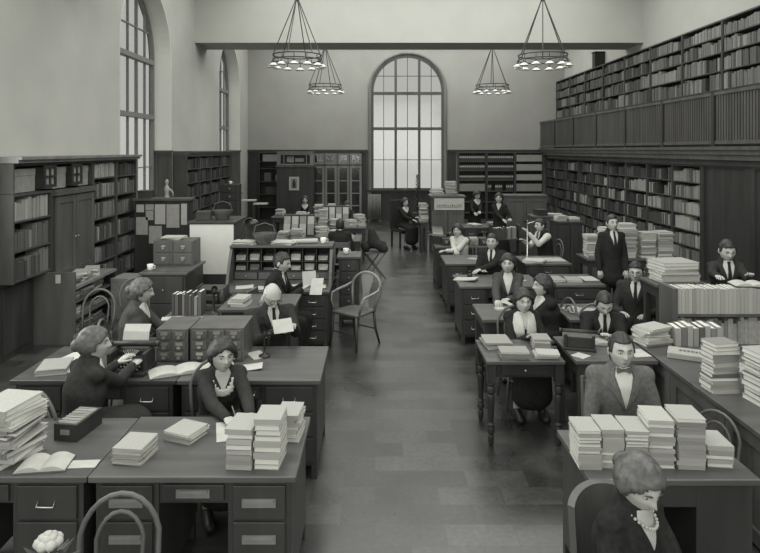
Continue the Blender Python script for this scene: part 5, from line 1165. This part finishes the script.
for x_ in (-.17, .17): b = MB(); b.tube([(x_, .17, .44), (x_*1.05, .205, .55)], .016, 8); b.build('back_post', 'wood_mid', t)
b = MB(); c = Vector((0, 0, 0)); z0 = W5.location.z
nbv = world_of(W5, (0, -.1, 0)); zt5 = ZA(455, 2.68)-.255
for i in range(17): a = PI+PI*i/16; b.ball((.062*math.cos(a), .085*math.sin(a), -.05*abs(math.sin(a))), .0075, 8)
o = b.build('bead_necklace', 'paper', W5, smooth=True); o.location = (0, -.098, zt5+.03)
# aisle row desks
desk('narrow aisle table behind the scarf-wearing woman', 1.1, 1.5, 6.36, 7.02, peds=(), cd=False, m='wood')
desk('right-hand small desk behind the black-dressed woman', 2.0, 2.45, 6.36, 7.02, peds=('A',), nd=4, pw=.3)
desk('aisle desk in front of the young man with parted hair', 1.08, 2.15, 7.92, 8.66, pw=.34)
desk('aisle desk in front of the woman in the white blouse', 1.08, 2.15, 9.5, 10.28, pw=.34)
desk('fourth aisle desk, behind the woman in the white blouse', 1.08, 2.1, 11.15, 11.85, pw=.32)
desk('desk with spread magazines behind the bespectacled man', 2.3, 2.98, 8.0, 8.7, peds=('A',), nd=4)
desk('desk with a pale board below the man in the waistcoat', 2.3, 3.02, 9.5, 10.2, peds=('A',), nd=4)
W6 = pers('woman with large white scarf collar facing the camera behind newspapers', 523, 289, 6.03, 2, ((1.56, 5.74, .76), (1.42, 5.76, .76)), 'bentwood chair of the scarf-wearing woman', outfit='dress', cloth='cloth_black', shirt='cloth_white', female=True, hair='full', apron='scarf', lean=.06, pitch=4, seed=14)
W7 = pers('woman in black dress with white collar seen in profile, looking left', 543, 275, 6.62, -78, ((1.5, 6.75, .8), (1.5, 6.5, .78)), 'bentwood chair of the black-dressed woman in profile', outfit='dress', cloth='cloth_black', female=True, hair='full', lean=.04, pitch=0, seed=15)
W8 = pers('woman in dark jacket with white shirt front, seated behind the narrow aisle table', 508, 254, 7.42, -12, ((1.52, 7.06, .8), (1.38, 7.0, .79)), 'bentwood chair of the woman in the dark jacket', outfit='suit', tie=None, cloth='cloth_mid', female=True, hair='full', lean=.06, yaw=-6, seed=16)
M6 = pers('young man with parted dark hair in black suit, turned to the camera', 492, 234, 9.02, -22, ((1.4, 8.6, .8), (1.5, 8.75, .8)), 'bentwood chair of the young man with parted hair', outfit='suit', cloth='cloth_black', hair='short', lean=.05, seed=17)
W9 = pers('woman in white blouse seated by the far aisle desks', 458, 224, 10.78, -38, ((1.2, 10.45, .8), (1.35, 10.35, .79)), 'bentwood chair of the woman in the white blouse', outfit='blouse', cloth='cloth_white', female=True, hair='full', lean=.08, yaw=10, seed=18)
M7 = pers('man in waistcoat and white sleeves speaking into a telephone, facing left', 541, 219, 11.0, -75, ((2.66, 10.72, 1.06), (2.62, 10.9, .9)), 'bentwood chair of the man in the waistcoat', outfit='vest', cloth='cloth_black', hair='short', lean=.08, seed=19)
t = thing('telephone_stand', 'tall thin telephone stand rising beside the man in the waistcoat', 'telephone', (2.42, 9.85, .761)); b = MB(); b.lathe([(.06, 0), (.06, .015), (.012, .03), (.009, .6), (.012, .62)], n=12); b.build('pole', 'steel', t, smooth=True)
b = MB(); b.lathe([(.012, 0), (.016, .03), (.034, .06), (.02, .03)], (0, 0, .6), 12, T=Matrix.Rotation(R(-70), 4, 'Y')); b.build('mouthpiece', 'black', t, smooth=True); b = MB(); b.tube([(0, 0, .57), (.1, 0, .6), (.2, .1, .62)], .006, 6); b.build('bracket', 'steel', t)
M8 = pers('young man in black suit bent forward over his desk, hair falling forward', 604, 291, 6.02, -8, ((2.2, 5.66, .785), (2.05, 5.7, .785)), 'bentwood chair of the young man bent forward', outfit='suit', cloth='cloth_black', hair='short', pitch=32, lean=.14, seed=20)
M9 = pers('man with round spectacles in dark suit, seated beside the large journals', 636, 262, 7.1, -28, None, 'wooden chair of the man with spectacles', 'sq', outfit='suit', cloth='cloth_dark', glasses=True, hair='short', lean=.06, pitch=6, seed=21)
M10 = pers('boy in dark suit standing with hands at his pockets before white stacks', 612, 216, 8.85, 4, ((3.56, 8.78, .8), (3.18, 8.78, .8)), None, outfit='suit', cloth='cloth_black', hair='short', stand=ZA(215, 8.85), lean=.0, seed=22, curl=.7)
M11 = pers('man in dark suit reading behind the shelf rack at the right border', 727, 240, 6.72, -10, ((3.84, 6.34, 1.21), (3.5, 6.34, 1.21)), None, outfit='suit', cloth='cloth_dark', hair='short', stand=ZA(240, 6.72), lean=.05, pitch=18, seed=23)
open_book('open magazine read by the man behind the shelf rack', 3.68, 6.1, 1.17, .32, .2, R(-8), 'paper', 'open_magazine')
paper('white papers on the corner of the desk beside the young man with parted hair', 1.22, 8.3, .76, .3, .2, R(-25), curl=.03, t=.01)
paper('sheet on the desk of the woman in the white blouse', 1.75, 9.75, .76, .24, .16, R(5))
paper('small papers on the narrow aisle table', 1.38, 6.75, .76, .14, .1, R(10), t=.02)
for q, (x_, y_, a_) in enumerate(((2.42, 8.3, 5), (2.64, 8.3, -6), (2.86, 8.32, 4))): pile(x_, y_, .76, 2, .19, .3, (.008, .012), R(a_), [7, 8, 6], 'magazine', '%s on the magazine desk' % ['left', 'middle', 'right'][q], 'magazines on the magazine desk', 130+q, cat='magazine', name='magazine')
pile(2.24, 6.68, .76, 2, .3, .24, (.006, .01), R(-12), [6, 7], 'newspaper', 'on the small desk behind the profile woman', 'newspapers on the small right desk', 133, cat='newspaper', name='newspaper')
b = MB(); b.box(-.22, .22, -.16, .16, 0, .012); o = b.build('pale_board', 'paper_mid', bevel=.002); o.location = (2.76, 9.8, .7612); o.rotation_euler.z = R(3); tag(o, 'flat pale board lying on the desk below the waistcoat man', 'board')
clutter(.76, [('papers', 2.48, 9.62, 60, 'crumpled white papers'), ], 'at the foot of the telephone stand')
for q in range(5): card_cabinet('small card box among the row on the fourth aisle desk, %s from the left' % ['first', 'second', 'third', 'fourth', 'fifth'][q], (1.3+q*.17, 11.4, .761), 0, .15, .25, .13, 1, 1, 'paper_dim' if q % 2 else 'wood', name='card_box', group='card boxes on the fourth aisle desk')
# white stacks behind the boy
desk('dark table carrying tall white magazine stacks under the gallery', 3.5, 5.02, 10.2, 10.8, h=.7, peds=(), cd=False, name='table', cat='table')
for q, (x_, n, w_) in enumerate(((3.66, 10, .22), (3.9, 15, .22), (4.22, 16, .3), (4.58, 12, .24), (4.85, 13, .26))):
    pile(x_, 10.48, .7, n, w_, .28, (.026, .042), R(q*2-3), [8, 7, 8, 7, 6], 'magazine', '%s from left, behind the boy' % ['first', 'second', 'third', 'fourth', 'fifth'][q], 'white magazine stacks behind the boy', 140+q, cat='magazine', name='magazine', jit=.012, jr=4)
# ---- far right group
t = thing('sign_cabinet', 'dark wooden cabinet with a white notice on its front beside the far aisle', 'cabinet', (1.75, 14.9, 0))
b = MB(); b.box(-.4, .4, 0, .5, 0, 1.36); b.build('case', 'wood', t); b = MB(); b.box(-.43, .43, -.03, .52, 1.361, 1.4); b.build('top_board', 'wood_mid', t)
for x0 in (-.38, .01): b = MB(); panel_board(b, lambda u, tt, z: (u, -tt, z), x0, x0+.37, .08, 1.04, .06, 0, .02); b.build('door', 'wood_mid', t)
t2 = thing('notice_board', 'white picture notice hung on the dark cabinet beside the far aisle', 'notice', (1.78, 14.87, 1.2)); b = MB(); b.box(-.36, .36, -.012, 0, -.14, .14); b.build('board', 'paper', t2)
b = MB(); r = random.Random(3)
for i in range(12): x_ = -.3+i*.052; h_ = r.uniform(.02, .06); b.box(x_, x_+.03, -.015, -.0125, -.05, -.05+h_)
b.box(-.3, .3, -.015, -.0125, -.075, -.065); b.build('drawing', 'cover_4', t2)
pile(1.5, 15.1, 1.4, 4, .3, .22, (.03, .05), R(10), [8, 7, 6], 'book', 'left on the notice cabinet', 'books on the notice cabinet', 151, jr=12)
pile(1.85, 15.12, 1.4, 8, .26, .22, (.03, .05), R(-8), [7, 5, 6, 7, 8], 'book', 'right on the notice cabinet', 'books on the notice cabinet', 152, jr=12)
W10 = pers('far woman all in black seated in a high-backed chair by the aisle', 405, 198, 15.9, 30, ((1.05, 15.65, .8), (.95, 15.55, .75)), None, outfit='dress', cloth='cloth_black', female=True, hair='full', lean=.05, seed=30)
t = thing('high_backed_chair', 'high-backed dark chair of the far black-clad woman', 'chair', (.72, 15.98, 0), R(30), CH_GROUP)
b = MB(); b.box(-.24, .24, -.22, .22, .41, .45); b.build('seat', 'wood_dark', t, bevel=.01); b = MB(); b.box(-.24, .24, .22, .26, .45, 1.2); b.build('backrest', 'wood_dark', t, bevel=.01)
for sx in (-1, 1):
    for sy in (-1, 1): b = MB(); b.box(sx*.21-.02, sx*.21+.02, sy*.2-.02, sy*.2+.02, 0, .409); b.build('leg', 'wood_dark', t)
desk('small far table with a book stack beside the black-clad woman', 1.08, 1.3, 15.0, 15.6, peds=(), cd=False, name='small_table', cat='table')
pile(1.19, 15.25, .76, 9, .2, .24, (.035, .055), R(3), [7, 6, 4, 7, 5], 'book', 'on the small far table', 'books on the small far table', 153, jr=10)
W11 = pers('far woman standing bent over a desk beyond the notice cabinet', 477, 190, 15.2, 20, ((2.5, 14.8, 1.0), (2.38, 14.8, 1.0)), None, outfit='dress', cloth='cloth_black', female=True, hair='full', stand=ZA(190, 15.2), lean=.1, pitch=25, seed=31)
W12 = pers('far woman in black standing sideways before the tall cabinet', 499, 193, 13.6, -20, ((2.9, 13.3, 1.02), (2.75, 13.25, 1.0)), None, outfit='dress', cloth='cloth_black', shirt=None, female=True, hair='full', stand=ZA(193, 13.6), lean=.03, seed=32)
desk('far desk in front of the two standing women', 2.0, 2.95, 14.0, 14.7, pw=.3)
clutter(.76, [('papers', 2.3, 14.3, 20, 'white paper heap'), ('box', 2.7, 14.3, 10, 'pale cardboard box')], 'on the far desk of the standing women')
def cab(label, x0, x1, y0, y1, h, m='wood_mid'):
    t = thing('cupboard', label, 'cupboard', (x0, y0, 0)); w_, d_ = x1-x0, y1-y0
    b = MB(); b.box(0, w_, 0, d_, 0, h-.03); b.build('case', m, t); b = MB(); b.box(-.02, w_+.02, -.03, d_, h-.029, h); b.build('top_board', m, t)
    for k in range(2): b = MB(); panel_board(b, lambda u, tt, z: (u, -tt, z), .01+k*w_/2, (k+1)*w_/2-.01, .06, h-.08, .06, 0, .02); b.build('door', m, t)
    return t
cab('pale double-door cupboard under the corner pamphlet shelves', 3.12, 4.1, 14.8, 15.3, 1.42, 'wood_mid')
cab('lower dark cupboard in front of the pale double-door cupboard', 3.35, 4.05, 13.1, 13.6, 1.1, 'wood_mid')
cab('dark cupboard with papers on top, left of the white stacks', 3.5, 3.98, 11.9, 12.4, 1.12, 'wood')
for q, (x_, n) in enumerate(((3.62, 3), (3.85, 2))): pile(x_, 12.12, 1.12, n, .2, .24, (.03, .04), R(q*10), [8, 7], 'pamphlet', '%s on the cupboard by the white stacks' % ['left', 'right'][q], 'pamphlets on the dark cupboard', 160+q, cat='pamphlet', name='pamphlet')
clutter(1.1, [('dark_box', 3.55, 13.3, 10, 'wooden box'), ('papers', 3.85, 13.3, 80, 'white paper heap')], 'on the lower dark cupboard')
# book truck
t = thing('book_truck', 'small wheeled book truck with a row of dark books beyond the aisle desks', 'book truck', (2.35, 12.5, 0))
for x_ in (0, .56): b = MB(); b.box(x_, x_+.03, 0, .3, .1, .98); b.build('side_panel', 'wood', t)
for z in (.3, .7): b = MB(); b.box(.031, .559, 0, .3, z-.02, z); b.build('shelf', 'wood', t)
for x_ in (.04, .54):
    for y_ in (.04, .26): b = MB(); b.lathe([(.04, -.012), (.045, 0), (.04, .012)], (x_, y_, .045), 12, T=Matrix.Rotation(R(90), 4, 'Y')); b.box(x_-.006, x_+.006, y_-.006, y_+.006, .05, .29); b.build('wheel', 'black', t)
shelf_books(MX(2.385, 12.52, 0, 0), 0, .53, .7, .26, .25, .2, [3, 4, 2, 5], 170, indiv=('on the wheeled book truck', 'books on the book truck'), fill=1, wmin=.03, wmax=.05)
# plant by the window
t = thing('potted_plant', 'tall dark leafy plant in a pot silhouetted against the arched window', 'plant', (1.4, 20.6, 0))
b = MB(); b.lathe([(.16, 0), (.2, .4), (.22, .42), (.18, .4)], n=16); b.build('pot', 'cover_3', t, smooth=True)
b = MB(); b.tube([(0, 0, .35), (.02, 0, 1.0), (0, 0, 1.6)], [.02, .014, .006], 6); b.build('stem', 'leaf', t); b = MB(); r = random.Random(8)
for i in range(60):
    z = .6+1.05*i/60; a = i*2.4; e = (.26-.2*(i/60))*r.uniform(.8, 1.1); p0 = Vector((0, 0, z)); p1 = Vector((math.cos(a)*e, math.sin(a)*e, z-.04+.1*(i/60))); m_ = (p0+p1)/2+Vector((0, 0, .03)); sd = Vector((-math.sin(a), math.cos(a), 0))*.03
    b.add([p0, m_+sd, p1, m_-sd, m_+Vector((0, 0, .008))], [(0, 1, 4), (1, 2, 4), (2, 3, 4), (3, 0, 4)])
tag(b.build('foliage', 'leaf', t), kind='stuff')

typewriter('small far typewriter with paper on the fourth aisle desk', (1.22, 11.62, .761), R(150), True)
t = thing('display_stand', 'tall thin stand with two small white trays, left of the booth', 'stand', (-2.5, 12.8, 0)); b = MB(); b.lathe([(.16, 0), (.16, .02), (.015, .04), (.012, 1.5)], n=12); b.build('pole', 'iron', t)
for x_, z_ in ((-.1, 1.45), (.14, 1.38)): b = MB(); b.box(x_-.14, x_+.14, -.1, .1, z_, z_+.025); b.build('tray', 'paper_mid', t)
r = random.Random(77)
for i, (x_, y_, z_, w_, d_, a_, wh) in enumerate(((1.9, 8.25, .76, .2, .14, 20, 'right end of the second aisle desk'), (1.6, 9.9, .76, .22, .15, -30, 'middle of the third aisle desk'), (2.0, 10.0, .76, .2, .26, 12, 'right end of the third aisle desk'),
    (2.15, 6.8, .76, .2, .14, 15, 'small right desk'), (-1.0, 5.25, .76, .12, .2, 30, 'second-row desk beside the telephone'), (-2.5, 5.25, .76, .2, .26, -15, 'left end of the second-row desk'), (-2.35, 3.85, .76, .22, .28, 10, 'back of the left border desk'),
    (2.95, 4.9, .76, .2, .26, 25, 'counter behind the parcel'), (2.62, 3.8, .76, .21, .27, -12, 'counter before the book piles'), (2.25, 5.3, .76, .14, .2, 5, 'right end of the typewriter desk'))):
    paper('loose sheet lying on the %s' % wh, x_, y_, z_, w_, d_, R(a_), 'loose papers on the desks', r.choice(['paper', 'paper_mid']), curl=.004)
clutter(.76, [('ink', 1.3, 8.5, 0, 'ink bottle')], 'on the second aisle desk')
clutter(.76, [('ink', 1.95, 9.75, 0, 'ink bottle')], 'on the third aisle desk')
pile(-2.55, 4.9, .76, 3, .22, .28, (.01, .02), R(12), [7, 6, 5], 'magazine', 'left of the typist on the second-row desk', 'magazines on the second-row desk', 301, cat='magazine', name='magazine')
